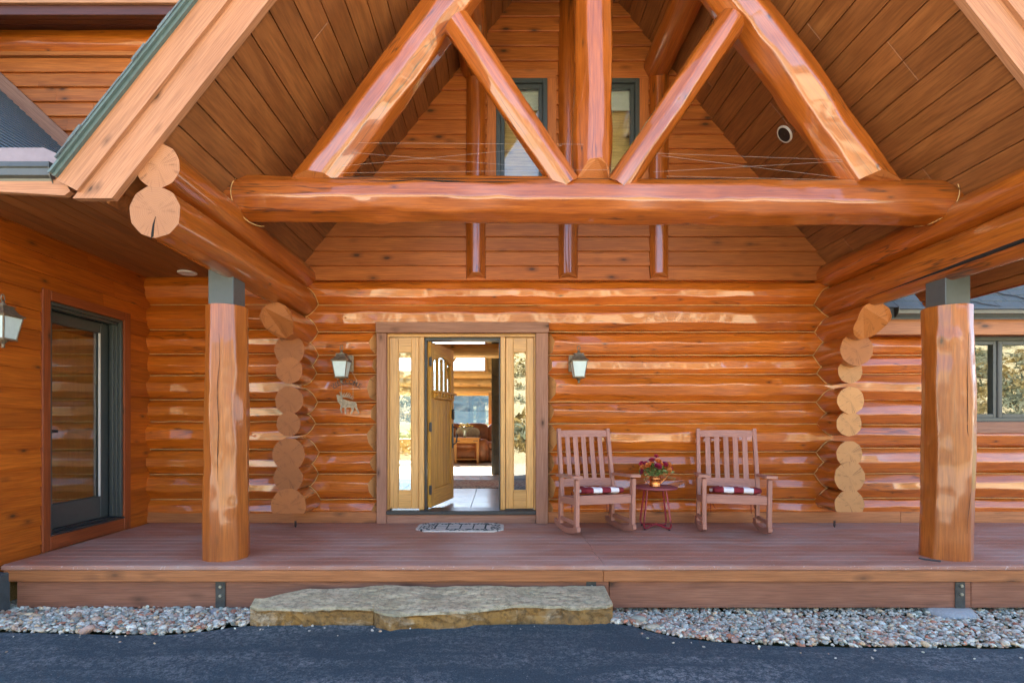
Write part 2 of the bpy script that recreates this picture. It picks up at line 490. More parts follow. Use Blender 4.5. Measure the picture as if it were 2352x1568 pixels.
def mat_ground():
    m, nt, bs = newmat('dry_grass_soil'); g = G(nt)
    v = g.n('TexCoord').outputs['Object']
    a = g.noise(v, .25, 5); b = g.noise(v, 6, 5, .7)
    col = g.mix(g.ramp(a, [(.35, 0.0), (.65, 1.0)]), (.44, .37, .22), (.56, .46, .28))
    col = g.mix(g.ramp(b, [(.4, .5), (.65, 0.0)]), col, (.16, .15, .08))
    g.l(col, bs.inputs['Base Color']); bs.inputs['Roughness'].default_value = .95
    return m
M['ground'] = mat_ground()
def mat_mountain():
    m, nt, bs = newmat('mountain_forest_snow'); g = G(nt)
    ge = g.n('NewGeometry')
    v = ge.outputs['Position']
    sp = g.n('SeparateXYZ'); g.l(v, sp.inputs[0])
    nz = g.noise(g.vmath('MULTIPLY', v, (.004, .004, .004)), 1.0, 6, .65)
    hgt = g.math('ADD', sp.outputs[2], g.math('MULTIPLY', g.math('SUBTRACT', nz, .5), 420.0))
    col = g.mix(g.ramp(nz, [(.35, 0.0), (.65, 1.0)]), (.018, .032, .045), (.034, .048, .055))
    snow = g.ramp(g.math('DIVIDE', hgt, 1000.0), [(.52, 0.0), (.60, 1.0)])
    g.l(g.mix(snow, col, (.85, .87, .9)), bs.inputs['Base Color']); bs.inputs['Roughness'].default_value = 1.0; bs.inputs['Specular IOR Level'].default_value = 0
    return m
M['mountain'] = mat_mountain()
def mat_stone(name, c1, c2, c3, bump=.6):
    m, nt, bs = newmat(name); g = G(nt)
    v = g.n('TexCoord').outputs['Object']
    a = g.noise(v, 3.2, 6, .62, .8); b = g.noise(v, 20, 6, .78); c = g.noise(g.vmath('MULTIPLY', v, (1.4, 3, 3)), 1.3, 5, .7, 1.0)
    col = g.mix(g.ramp(a, [(.38, 0.0), (.62, 1.0)]), c1, c2)
    col = g.mix(g.ramp(c, [(.52, 0.0), (.66, .85)]), col, c3)
    col = g.mix(g.ramp(b, [(.38, .75), (.54, 0.0)]), col, tuple(q*.40 for q in c1))
    g.l(col, bs.inputs['Base Color']); bs.inputs['Roughness'].default_value = .85
    g.l(g.bump(g.math('ADD', g.math('MULTIPLY', a, .5), b), bump, .02), bs.inputs['Normal'])
    return m
M['stonetop'] = mat_stone('step_stone_top', (.48, .39, .22), (.62, .51, .31), (.35, .31, .19))
M['stoneside'] = mat_stone('step_stone_side', (.26, .145, .048), (.46, .24, .055), (.62, .50, .32))
def mat_stripe():
    m, nt, bs = newmat('striped_cushion'); g = G(nt)
    v = g.n('TexCoord').outputs['Object']
    sp = g.n('SeparateXYZ'); g.l(v, sp.inputs[0])
    fr = g.math('FRACT', g.math('ADD', g.math('DIVIDE', sp.outputs[0], .2), .25+10))
    st = g.ramp(fr, [(.0, 0.0), (.499, 0.0), (.501, 1.0)], 'CONSTANT')
    nz = g.noise(g.vmath('MULTIPLY', v, (300, 300, 300)), 1.0, 2)
    col = g.mix(st, (.24, .018, .030), (.78, .77, .78))
    g.l(col, bs.inputs['Base Color']); bs.inputs['Roughness'].default_value = .9
    g.l(g.bump(nz, .2, .002), bs.inputs['Normal'])
    return m
M['stripe'] = mat_stripe()
def mat_mat():
    m, nt, bs = newmat('scroll_doormat'); g = G(nt)
    v = g.n('TexCoord').outputs['Object']
    sp = g.n('SeparateXYZ'); g.l(v, sp.inputs[0])
    ax = g.math('ABSOLUTE', sp.outputs[0]); ay = g.math('ABSOLUTE', sp.outputs[1])
    inner = g.math('MULTIPLY', g.math('LESS_THAN', ax, .30), g.math('LESS_THAN', ay, .125))
    # inner lattice lines
    fx = g.math('ABSOLUTE', g.math('SUBTRACT', g.math('FRACT', g.math('ADD', g.math('DIVIDE', sp.outputs[0], .15), 20.5)), .5))
    lx = g.math('LESS_THAN', fx, .05)
    ly = g.math('LESS_THAN', ay, .008)
    lat = g.math('MAXIMUM', lx, ly)
    fr = g.math('MULTIPLY', g.math('GREATER_THAN', g.math('MAXIMUM', g.math('DIVIDE', ax, .30), g.math('DIVIDE', ay, .125)), .93), inner)
    vo = g.n('TexVoronoi'); vo.inputs['Scale'].default_value = 15.0
    g.l(g.vmath('ADD', v, g.vmath('MULTIPLY', v, (0, .0, 0))), vo.inputs['Vector'])
    ring = g.math('LESS_THAN', g.math('ABSOLUTE', g.math('SUBTRACT', vo.outputs['Distance'], .38)), .12)
    edge = g.math('GREATER_THAN', g.math('MAXIMUM', g.math('DIVIDE', ax, .49), g.math('DIVIDE', ay, .235)), .95)
    dk = g.math('ADD', g.math('MULTIPLY', inner, g.math('MAXIMUM', lat, fr)), g.math('MULTIPLY', g.math('SUBTRACT', 1.0, inner), g.math('MULTIPLY', ring, g.math('SUBTRACT', 1.0, edge))), clamp=True)
    nz = g.noise(v, 60, 3)
    col = g.mix(g.ramp(nz, [(.35, 0.0), (.65, 1.0)]), (.72, .70, .60), (.55, .55, .48))
    g.l(g.mix(dk, col, (.03, .055, .055)), bs.inputs['Base Color']); bs.inputs['Roughness'].default_value = .95
    return m
M['mat'] = mat_mat()
def mat_rug():
    m, nt, bs = newmat('persian_runner'); g = G(nt)
    v = g.n('TexCoord').outputs['Object']
    vo = g.n('TexVoronoi'); vo.inputs['Scale'].default_value = 16; g.l(v, vo.inputs['Vector'])
    sp = g.n('SeparateXYZ'); g.l(v, sp.inputs[0])
    ay = g.math('ABSOLUTE', sp.outputs[1])
    c = g.mix(g.ramp(vo.outputs['Distance'], [(.25, 0.0), (.45, 1.0)]), (.25, .022, .022), (.42, .30, .18))
    c2 = g.mix(g.ramp(vo.outputs['Distance'], [(.3, 0.0), (.4, 1.0)]), (.06, .025, .022), (.36, .26, .17))
    g.l(g.mix(g.math('GREATER_THAN', ay, .38), c, c2), bs.inputs['Base Color']); bs.inputs['Roughness'].default_value = .95
    return m
M['rug'] = mat_rug()

# ------------------------------------------------------------------ peeled logs
def vnoise(rs, L, step):
    n = max(3, int(L/step)+3)
    c = rs.uniform(-1, 1, n)
    def f(s):
        t = s/step; i = np.clip(np.floor(t).astype(int), 0, n-2); q = t-i; q = q*q*(3-2*q)
        return c[i]*(1-q)+c[i+1]*q
    return f
SEED = [100]
def log_geo(L, r0, r1, seed, facets=11, nA=44, seg=.055, a0=None, a1=None, cut0=None, cut1=None, amp=1.0, poly=.75, squash=1.0, caps=True):
    rs = np.random.RandomState(seed)
    nS = max(4, int(L/seg)+1)
    s = np.linspace(0, L, nS)
    full = a0 is None
    th = np.linspace(0, 2*PI, nA, endpoint=False) if full else np.linspace(a0, a1, nA)
    S, T = np.meshgrid(s, th, indexing='ij')
    base = rs.uniform(0, 2*PI)
    rad = np.full(S.shape, 9.0)
    for k in range(facets):
        tk = base+2*PI*(k+rs.uniform(-.22, .22))/facets + vnoise(rs, L, .45)(s)*.09*amp
        dk = math.cos(PI/facets)*.998 - (rs.uniform(0, .024)+.026*(vnoise(rs, L, .14)(s)*.35+vnoise(rs, L, .4)(s)*.4+vnoise(rs, L, 1.1)(s)*.4))*amp
        dd = T - tk[:, None]
        c = np.cos(dd)
        rr = np.where(c > .3, dk[:, None]/np.maximum(c, .3), 9.0)
        rad = np.minimum(rad, rr)
    rad = np.minimum(rad, 1.02)
    rad = poly*rad+(1-poly)*.985
    rad *= (1+.010*amp*vnoise(rs, L, .5)(s))[:, None]
    for _ in range(int(L*1.2)+1):      # knot swellings
        sk, tk = rs.uniform(0, L), rs.uniform(0, 2*PI)
        dt = np.angle(np.exp(1j*(T-tk)))
        rad += .035*amp*np.exp(-((S-sk)/.06)**2-(dt/.28)**2)
    Rr = (r0+(r1-r0)*S/L)*rad
    bx, bz = vnoise(rs, L, 1.2), vnoise(rs, L, 1.2)
    y = Rr*np.cos(T)*squash + (bx(s)*.006*amp)[:, None]
    z = Rr*np.sin(T) + (bz(s)*.006*amp)[:, None]
    x0 = np.zeros(y.shape[1:]) if cut0 is None else np.array([cut0(a, b) for a, b in zip(y[0], z[0])])
    x1 = np.full(y.shape[1:], L) if cut1 is None else np.array([L+cut1(a, b) for a, b in zip(y[-1], z[-1])])
    t = (S/L)
    x = x0[None, :]+t*(x1-x0)[None, :]
    V = np.stack([x, y, z], -1).reshape(-1, 3)
    fs = []
    nj = nA if full else nA-1
    for i in range(nS-1):
        for j in range(nj):
            k = (j+1) % nA
            fs.append((i*nA+j, i*nA+k, (i+1)*nA+k, (i+1)*nA+j))
    m = MB()
    m.add(V.tolist(), fs, 0, True)
    # outward check: dy x dz orientation of x-axis tubes
    if caps:
        b = m.v
        c0 = [b[j] for j in range(nA)]
        c1 = [b[(nS-1)*nA+j] for j in range(nA)]
        m.add(c0, [tuple(range(nA))], 1)
        m.add(c1, [tuple(range(nA-1, -1, -1))], 1)
    # flip side faces so normals point outwards
    m.f = [tuple(reversed(f)) for f in m.f]
    return m
def log(name, parent, a, b, r0, r1=None, mat='log', end='end', zup=None, **kw):
    a, b = Vector(a), Vector(b)
    x = b-a; L = x.length; x.normalize()
    up = Vector(zup) if zup else (Vector((0, 0, 1)) if abs(x.z) < .8 else Vector((0, -1, 0)))
    y = up.cross(x).normalized(); z = x.cross(y)
    SEED[0] += 1
    m = log_geo(L, r0, r1 if r1 else r0, SEED[0], **kw)
    Mx = Matrix(((x.x, y.x, z.x, a.x), (x.y, y.y, z.y, a.y), (x.z, y.z, z.z, a.z), (0, 0, 0, 1)))
    return m.build(name, [M[mat], M[end]], parent, Mx)

random.seed(7)
# ================================================================== ground, driveway, hill, mountains
ZG, ZA = -0.385, -0.345
m = MB(); m.add([(-9000, -200, ZG-.06), (9000, -200, ZG-.06), (9000, 9000, ZG-.06), (-9000, 9000, ZG-.06)], [(0, 1, 2, 3)])
tag(m.build('ground', plain('scrub_valley', (.055, .065, .03), 1.0, nscale=.05, noise=.2, spec=0)), 'dry soil ground around the house', 'ground', kind='structure')
# edge of the asphalt, left to right
EDGE = [(-1200, 1452), (-300, 1452), (0, 1451), (120, 1453), (260, 1458), (380, 1458), (470, 1449), (560, 1437), (640, 1434), (760, 1434), (900, 1436), (1000, 1437), (1150, 1434), (1300, 1433), (1400, 1431), (1450, 1438), (1500, 1452), (1560, 1463), (1640, 1474), (1740, 1480), (1850, 1484), (2000, 1486), (2180, 1487), (2400, 1489), (3000, 1491), (4200, 1492)]
ep = []
for (u, v) in EDGE:
    d = (H-ZA)*F/(v-CY); ep.append(((u-CX)*d/F, d-D0))
m = MB()
ep2 = []
rs = np.random.RandomState(3)
for (a, b) in zip(ep[:-1], ep[1:]):
    n = max(1, int(abs(b[0]-a[0])/.08))
    for k in range(n):
        t = k/n; ep2.append((a[0]+(b[0]-a[0])*t, a[1]+(b[1]-a[1])*t+rs.uniform(-.010, .010)))
ep2.append(ep[-1])
n = len(ep2)
vv = [(x, y, ZA) for x, y in ep2]+[(x, y, ZG-.05) for x, y in ep2]+[(x*1.6, -8.6, ZA) for x, y in ep2]
m.add(vv, [(i+1, i, 2*n+i, 2*n+i+1) for i in range(n-1)]+[(i, i+1, n+i+1, n+i) for i in range(n-1)])
tag(m.build('driveway', M['asphalt']), 'dark blue-grey asphalt driveway with chalky scuffs', 'driveway', kind='structure')

m = MB(); m.add([(-60, -24, ZA-.004), (60, -24, ZA-.004), (60, -6.5, ZA-.004), (-60, -6.5, ZA-.004)], [(0, 1, 2, 3)])
tag(m.build('gravel_court', plain('pale_gravel', (.50, .45, .36), .95, nscale=25, bump=.3)), 'pale gravel parking court beyond the asphalt', 'parking court', kind='structure')
def hill_z(x, y):
    t = min(max((-12-y)/70.0, 0), 1)
    return ZG-.03 + 15.0*(t*t*(3-2*t)) + .9*math.sin(x*.07+1.3)*t + .5*math.sin(x*.19+y*.11)*t + max(0, x)*.03*t
m = MB(); NX, NY = 70, 46
vv, ff = [], []
for j in range(NY):
    for i in range(NX):
        x = -170+340*i/(NX-1); y = -12.0-120*(j/(NY-1))**1.3
        vv.append((x, y, hill_z(x, y) if j else ZG-.055))
for j in range(NY-1):
    for i in range(NX-1):
        a = j*NX+i; ff.append((a, a+1, a+NX+1, a+NX))
m.add(vv, [tuple(reversed(f)) for f in ff], 0, True)
tag(m.build('hillside', M['ground']), 'dry golden hillside rising across the driveway', 'hill', kind='structure')
# brush on the hillside: thousands of leaf flakes gathered in bushes
def brush():
    rs = np.random.RandomState(11)
    V, Fc, C = [], [], []
    pal = [np.array(c) for c in ((.30, .21, .06), (.26, .18, .055), (.19, .21, .14), (.24, .25, .17), (.14, .15, .08), (.33, .26, .11))]
    n = 0
    for _ in range(1900):
        y = -17-rs.rand()*55; x = rs.uniform(-60, 60)
        z = hill_z(x, y); s = rs.uniform(.5, 1.5); c = pal[rs.randint(len(pal))]
        for k in range(130):
            q = rs.normal(size=3); q /= np.linalg.norm(q); q[2] = abs(q[2])
            p = np.array([x, y, z])+q*s*np.array([1, 1, .85])*rs.uniform(.55, 1)
            a = rs.normal(size=3)*.10*s; b = rs.normal(size=3)*.10*s
            V += [p-a, p+b, p+a]; Fc.append((n, n+1, n+2)); n += 3
            cc = c*rs.uniform(.85, 1.15); C += [cc, cc, cc]
    me = bpy.data.meshes.new('hillside_brush')
    me.from_pydata([tuple(v) for v in V], [], Fc)
    at = me.color_attributes.new('tint', 'FLOAT_COLOR', 'POINT')
    at.data.foreach_set('color', np.hstack([np.clip(np.array(C), 0, 1), np.ones((len(C), 1))]).ravel())
    me.materials.append(M['foliage'])
    return tag(link('hillside_brush', me), 'golden and grey-green brush covering the hillside', 'brush', kind='stuff')
brush()
def ridge(name, y0, y1, hmax, seed, label, base=0, x0=-4000, x1=2600):
    rs = np.random.RandomState(seed); m = MB(); NX, NY = 150, 12
    f1, f2, f3 = vnoise(rs, x1-x0, 900), vnoise(rs, x1-x0, 300), vnoise(rs, x1-x0, 90)
    xs = np.linspace(x0, x1, NX); s = xs-x0
    prof = hmax*(.80+.16*f1(s)+.10*f2(s)+.045*f3(s))
    vv, ff = [], []
    g1 = [vnoise(rs, x1-x0, 160) for _ in range(NY)]
    for j in range(NY):
        t = j/(NY-1)
        for i in range(NX):
            z = base+prof[i]*(t**1.15)+(g1[j](s[i:i+1])[0]*.06*hmax*math.sin(PI*t))
            vv.append((xs[i], y0+(y1-y0)*t+f2(s[i:i+1])[0]*120*t, z))
    for j in range(NY-1):
        for i in range(NX-1):
            a = j*NX+i; ff.append((a, a+1, a+NX+1, a+NX))
    m.add(vv, ff, 0, False)
    tag(m.build(name, M['mountain']), label, 'mountain', kind='structure')
ridge('mountain_range', 7000, 9500, 800, 5, 'far mountain range with snowy crest seen through the doorway', -10)
ridge('foothills', 3200, 4600, 165, 9, 'blue-grey forested foothills below the snowy range', -10)

# ================================================================== the log house
HOUSE = tag(empty('log_house', (0.82, 0.0, 0.0)), 'orange varnished log house with gabled timber porch', 'house')
XC = 0.82
def zl(x): return 6.178+1.26*x            # underside of the porch roof, left slope
def zr(x): return 8.245-1.26*x            # right slope
XBL, XBR = -2.40, 4.06                     # axes of the two cross walls / eave beams

# ---- log wall: backing with openings, then every log
ROWS = [647, 703, 764, 817, 860, 923, 973, 1037, 1087, 1145, 1172.5]
ROWL = [630, 702, 759, 814, 863, 918, 968, 1031, 1088, 1145, 1174]
ROWR = [771, 816.5, 860, 919, 975, 1028, 1086, 1142, 1171]
DX0, DX1 = -1.476, 0.600                    # outer edges of the door casing
DZT = PZ(748)
m = MB()
m.box((-9.2, DX0+.02), (.06, .24), (-.02, 3.05)); m.box((DX1-.02, 4.2), (.06, .24), (-.02, 3.05)); m.box((DX0+.02, DX1-.02), (.06, .24), (DZT-.03, 3.05))
WX0, WX1 = 5.74, 7.62                       # right window opening
WZ0, WZ1 = PZ(968), PZ(775)
m.box((4.2, WX0), (.06, .24), (-.02, 2.5)); m.box((WX1, 9.2), (.06, .24), (-.02, 2.5)); m.box((WX0, WX1), (.06, .24), (-.02, WZ0)); m.box((WX0, WX1), (.06, .24), (WZ1, 2.5))
WALL = m.build('log_wall', M['pine'], HOUSE)
YC = .035
CAULK = MB()
A0, A1 = PI-1.32, PI+1.32
def wall_row(z0, z1, x0, x1, c0=None, c1=None, first=False):
    h = z1-z0; r = h*.565
    cz = (z0+z1)/2
    log('wall_log', WALL, (x0, YC, cz), (x1, YC, cz), r, r*random.uniform(.97, 1.03), nA=36, seg=.05, a0=A0-PI, a1=A1-PI, cut0=c0, cut1=c1, amp=1.0, facets=12, zup=(0, 0, 1)) if False else \
    log('wall_log', WALL, (x0, YC, cz), (x1, YC, cz), r, r*random.uniform(.98, 1.02), nA=46, seg=.045, a0=A0, a1=A1, cut0=c0, cut1=c1, facets=10, squash=.98, poly=1.0, amp=1.25, end='endl')
def caulk_row(z, x0, x1):
    n = max(2, int((x1-x0)/.15))
    CAULK.tube([(x0+(x1-x0)*k/n, -.052+random.uniform(-.004, .004), z+random.uniform(-.003, .003)) for k in range(n+1)], .0055, 5)
rows = [PZ(v) for v in ROWS]
cutL = lambda y, z: -max(0, -y-.05)*.9     # bevelled log ends at the door casing
cutR = lambda y, z: max(0, -y-.05)*.8
for i in range(len(rows)-1):
    z1, z0 = rows[i], rows[i+1]
    if i == len(rows)-2: z0 -= .09
    if i < 2: wall_row(z0, z1, XBL, XBR)
    else:
        wall_row(z0, z1, XBL, DX0, None, cutL)
        wall_row(z0, z1, DX1, XBR, cutR, None)
    if i:
        if i < 3: caulk_row(z1, XBL, XBR)
        else: caulk_row(z1, XBL, DX0-.005); caulk_row(z1, DX1+.005, XBR)
rl = [PZ(v) for v in ROWL]
for i in range(len(rl)-1):
    wall_row(rl[i+1]-(.09 if i == len(rl)-2 else 0), rl[i], -4.36, XBL)
    if i: caulk_row(rl[i], -4.3, XBL)
rr_ = [PZ(v) for v in ROWR]
for i in range(len(rr_)-1):
    z1, z0 = rr_[i], rr_[i+1]
    if i == len(rr_)-2: z0 -= .09
    if i < 4:
        wall_row(z0, z1, XBR, WX0-.05); wall_row(z0, z1, WX1+.05, 9.0)
    else: wall_row(z0, z1, XBR, 9.0)
    if i: caulk_row(z1, XBR, WX0-.06 if i < 5 else 9.0)
# base trim under the logs
for (x0, x1) in ((-4.29, DX0-.002), (DX1+.002, 4.9), (4.9, 9.0)):
    board('base_trim', M['fascia'], WALL, (x0, x1), (-.10, .05), (.0, PZ(1172.5)+.005), 'X', .006)

# ---- crossing logs: the stacked ends at both corners
def joint(xc, zc, rc, lo=0, hi=2*PI):
    """caulk line where a crossing log meets the wall logs"""
    allr = rows
    pts = []
    for k in range(41):
        q = lo+(hi-lo)*k/40
        x, z = xc+rc*math.cos(q), zc+rc*math.sin(q)
        yy = -.05
        for i in range(len(allr)-1):
            if allr[i+1] <= z <= allr[i]:
                h = allr[i]-allr[i+1]; r = h*.565; dz = z-(allr[i]+allr[i+1])/2
                yy = YC-math.sqrt(max(r*r-dz*dz, 0))
        pts.append((x, yy-.003, z))
    CAULK.tube(pts, .0048, 5)
CROSS = [(764, .175, -.90), (817, .174, -.43), (860, .153, -.433), (923, .166, -.436), (973, .140, -.439), (1037, .185, -.442), (1087, .176, -.446), (1146, .205, -.450)]
ENDO = endgrain('amber_log_end', (.54, .20, .050), (.42, .14, .030))
M['endo'] = ENDO
RIGHT_R = [.18, .193, .150, .158, .147, .160, .183, .175]
for side, xa in ((0, -2.385), (1, 4.056)):
    for k, (v, r, yend) in enumerate(CROSS):
        z = PZ(v)
        if side: r = RIGHT_R[k]
        elif k: yend -= .085
        if k > 1: yend += random.uniform(-.018, .018)
        cut = None
        if k == 0: cut = lambda y, zz: -max(0, -zz+.02)*1.1
        if k == 0 and side: yend = -.86
        if k == 1 and side: yend = -.56
        if k == 7:
            o = log('corner_log', WALL, (xa, .2, z), (xa, yend, z), r, r, mat='beam', nA=40, end='end' if side == 0 else 'endl', amp=.7)
            me = o.data                       # bottom log is a half log, flat underneath
            for vt in me.vertices: vt.co.z = max(vt.co.z, -.085)
        else:
            log('corner_log', WALL, (xa, .2, z), (xa, yend, z), r, r*random.uniform(.97, 1.04), mat='beam', nA=40, end='end' if side == 0 else ('endo' if k < 2 else 'endl'), cut1=cut, amp=.7)  # left stack gets the shaded end tone, right stack the lit one
        if side == 0: joint(xa, z, r*.99, -1.35, 1.35)
        else: joint(xa, z, r*.99, PI-1.35, PI+1.35)

# ---- eave beams running out to the front, two logs deep each side
YF = -2.84
for side, xa in ((0, XBL), (1, XBR)):
    log('eave_beam', HOUSE, (xa, .15, 2.672 if side else 2.690), (xa, YF-(.02 if side == 0 else 0), 2.672 if side else 2.690), .192, .186 if side == 0 else .205, mat='beam', nA=56, end='endp', amp=.8, poly=.8)
    log('eave_beam', HOUSE, (xa, .15, 3.005), (xa, YF, 3.020), .160, .162, mat='beam', nA=56, end='endp', amp=.8, poly=.8)
    lo, hi = (-1.5, 1.3) if side == 0 else (PI-1.3, PI+1.5)
    joint(xa, 2.68, .193, lo, hi); 
CAULK.build('caulking', M['caulk'], WALL)
m = MB(); m.prism([(XBL-.03, 2.50), (XBL-.012, 2.515), (XBL-.005, 2.60), (XBL+.004, 2.655), (XBL-.016, 2.60), (XBL-.024, 2.555)], YF-.023, YF-.018); m.build('end_crack', M['dark'], HOUSE)
# wide drying check along the right beam
m = MB(); pts = []; rr = []
for k in range(30):
    t = k/29
    y = -.9-1.93*t
    wd = .003+.013*min(1, max(0, (t-.2)/.5))
    q = R(222-10*t)
    pts.append((XBR+.193*math.cos(q), y, 2.672+.193*math.sin(q))); rr.append(wd)
m.tube(pts, rr, 6); m.build('drying_crack', M['dark'], HOUSE)

# ---- posts with steel saddles
for (px, py) in ((-2.47, -1.74), (4.085, -1.74)):
    rt, rb = (.181, .197)
    po = log('post', HOUSE, (px, py, 0.0), (px, py, 2.275), rb if px < 0 else .203, rt if px < 0 else .192, mat='post', nA=64, seg=.035, facets=10, amp=1.5, poly=1.0, end='end', zup=(0, -1, 0), cut1=lambda y, z: -max(0, math.hypot(y, z)-.13)*.25)
    mc = MB(); rsx = np.random.RandomState(int(px*10+50)); wob = vnoise(rsx, 2.4, .3)
    zs = np.linspace(.25, 2.0, 40); rad_ = (.184 if px < 0 else .193)
    mc.tube([(px+rad_*math.sin(.12+.10*wob(np.array([q]))[0]), py-rad_*math.cos(.12+.10*wob(np.array([q]))[0]), q) for q in zs], [.001+.0016*math.sin(PI*i/39) for i in range(40)], 5)
    mc.build('drying_crack', M['dark'], po)
    m = MB(); m.box((px-.112, px+.112), (py-.113, py+.113), (2.22, 2.60), .006)
    m.build('steel_saddle', M['steel'], po)
m = MB(); m.tube([P(2111, 1281, -2.0), P(2125, 1284, -2.0), P(2160, 1288, -2.02)], .008, 6)
m.build('edge_strip', M['black'], HOUSE)

# ---- truss
YT = -1.80
def T(u, v, y=YT): return Vector(P(u, v, y))
TIE_Z = 3.206
log('tie_beam', HOUSE, (-2.36, YT, TIE_Z+.02), (4.02, YT, TIE_Z-.02), .205, .205, mat='beam', nA=72, seg=.045, facets=10, amp=1.6, poly=1.0, end='end')
for (xa_, xb_, ang_, wd) in ((-2.05, -.35, 118, .006), (-1.75, .55, 136, .005), (-1.2, .25, 147, .007), (.3, 3.2, 140, .003)):
    mc = MB(); rsx = np.random.RandomState(int(ang_)); wob = vnoise(rsx, 4, .25)
    xs_ = np.linspace(xa_, xb_, 50)
    pts = []
    for q in xs_:
        an = R(ang_+5*wob(np.array([q-xa_]))[0]); pts.append((q, YT+.196*math.cos(an), TIE_Z+.196*math.sin(an)))
    mc.tube(pts, [.001+wd*abs(math.sin(PI*i/49*3))*math.sin(PI*i/49) for i in range(50)], 5); mc.build('drying_crack', M['dark'], HOUSE)
log('king_post', HOUSE, (PX(1361, YT), YT, TIE_Z+.14), (PX(1361, YT), YT, 6.9), .182, .180, mat='beam', nA=64, seg=.045, facets=9, amp=1.7, poly=1.0, end='end', cut0=lambda y, z: max(0, z-.06)*1.4 if False else max(0, z-.05)*1.6)
for (a, b) in (((724, 432), (1062, -30)), ((2006, 436), (1667, -25))):
    a, b = T(*a), T(*b); dr = (b-a).normalized()
    b2 = a+dr*((6.95-a.z)/dr.z)
    log('rafter_log', HOUSE, a, b2, .211, .203, mat='beam', nA=64, seg=.045, facets=9, amp=1.7, poly=1.0, end='end', zup=(0, -1, 0), cut0=lambda y, z, q=Vector((0, -1, 0)).cross(dr).normalized().z/dr.z: -y*q+max(0, z-.09)*.8)
for (a, b, r) in (((1302, 432), (1040, 40), .125), ((1418, 432), (1689, 34), .128)):
    log('web_log', HOUSE, T(a[0], a[1], YT-.06), T(b[0], b[1], YT-.17), r, r*1.02, mat='beam', nA=56, seg=.04, facets=9, amp=1.7, poly=1.0, end='beam' if False else 'end', zup=(0, -1, 0), cut1=lambda y, z: -.6*math.hypot(y, z)**2/.13*.9)
# collars of caulk where the tie meets the eave beams
m = MB()
for sx, x0 in ((1, -2.30), (-1, 3.96)):
    pts = []
    for k in range(25):
        q = -2.0+4.0*k/24+PI
        pts.append((x0+sx*.05*(1-math.cos(q-PI))*2.2-(.06*sx if False else 0), YT+.212*math.cos(q), TIE_Z+.212*math.sin(q)))
    m = MB(); m.tube(pts, .0045, 5); m.build('caulking', M['caulk'], HOUSE)

# ---- purlins from the wall out to the truss, half-log pilasters on the gable
log('ridge_beam', HOUSE, (XC, .1, 6.83), (XC, YF, 6.83), .20, mat='beam', end='endl', poly=.8)
for xa in (-.30, 1.95):
    log('purlin', HOUSE, (xa, .1, 5.585), (xa, -2.6, 5.585), .172, mat='beam', end='end', nA=48, amp=.8, poly=.8)
YGW = -.03                                  # face of the gable wall
# ---- gable wall boards
m = MB(); m.prism([(-2.6, 2.95), (4.25, 2.95), (4.25, 3.0), (XC, 7.25), (-2.6, 3.0)], .14, .20)
GAB = m.build('gable_wall', M['pine'], HOUSE)
GW = [(-.03, .60), (1.10, 1.73)]            # window openings
GZ0, GZ1 = 3.93, PZ(187)
TR = .11
def trap(name, mat, parent, xa0, xb0, xa1, xb1, z0, z1, y0=YGW, lap=.030):
    """lap board with sloped ends; grain along x, bottom edge proud"""
    cx = (xa0+xb0)/2; cz = (z0+z1)/2
    vv = [(xa0-cx, y0-lap, z0-cz), (xb0-cx, y0-lap, z0-cz), (xb1-cx, y0, z1-cz), (xa1-cx, y0, z1-cz),
          (xa0-cx, y0+.03, z0-cz), (xb0-cx, y0+.03, z0-cz), (xb1-cx, y0+.03, z1-cz), (xa1-cx, y0+.03, z1-cz)]
    b = .004
    vv[0] = (vv[0][0], vv[0][1]+b, vv[0][2]); vv[1] = (vv[1][0], vv[1][1]+b, vv[1][2])
    vv += [(xa0-cx, y0-lap-.001, z0-cz+b*1.5), (xb0-cx, y0-lap-.001, z0-cz+b*1.5)]
    ff = [(8, 9, 2, 3), (0, 1, 9, 8), (4, 5, 1, 0), (3, 2, 6, 7), (7, 6, 5, 4), (0, 8, 3, 7, 4), (1, 5, 6, 2, 9)]
    mm = MB(); mm.add(vv, ff)
    return mm.build(name, mat, parent, Matrix.Translation((cx, 0, cz)))
zb = PZ(646.5); EXP = .1797
k = 0
while zb+k*EXP < 7.2:
    z0, z1 = zb+k*EXP, zb+(k+1)*EXP+.004
    k += 1
    L0, L1 = max(-2.55, (z0-6.178)/1.26)-.03, max(-2.55, (z1-6.178)/1.26)-.03
    R0, R1 = min(4.2, (8.245-z0)/1.26)+.03, min(4.2, (8.245-z1)/1.26)+.03
    if L1 > R1: L1 = R1 = XC
    segs = [(L0, R0, L1, R1)]
    zc = (z0+z1)/2
    if GZ0-TR < zc < GZ1+TR:
        a, b, c, d = GW[0][0]-TR, GW[0][1]+TR, GW[1][0]-TR, GW[1][1]+TR
        segs = []
        if L0 < a: segs.append((L0, a, min(L1, a), a))
        segs.append((b, c, b, c))
        if R0 > d: segs.append((d, R0, d, max(R1, d)))
    else:
        xs = random.choice((-.28, .857, 1.97))   # butt joints hide behind the pilasters
        if L1 < xs < R1: segs = [(L0, xs-.001, L1, xs-.001), (xs+.001, R0, xs+.001, R1)]
    for s_ in segs: trap('siding_board', M['siding'], GAB, *[s_[0], s_[1], s_[2], s_[3]], z0, z1)
for (x, top) in ((-.28, PZ(178)), (.857, 6.9), (1.97, PZ(178))):
    log('pilaster', HOUSE, (x, YGW+.01, PZ(646)), (x, YGW+.01, top), .128, .127, mat='beam', nA=40, seg=.045, facets=9, amp=1.0, poly=.8, end='end', zup=(0, -1, 0), cut0=lambda y, z: max(0, z-.035)*.9)
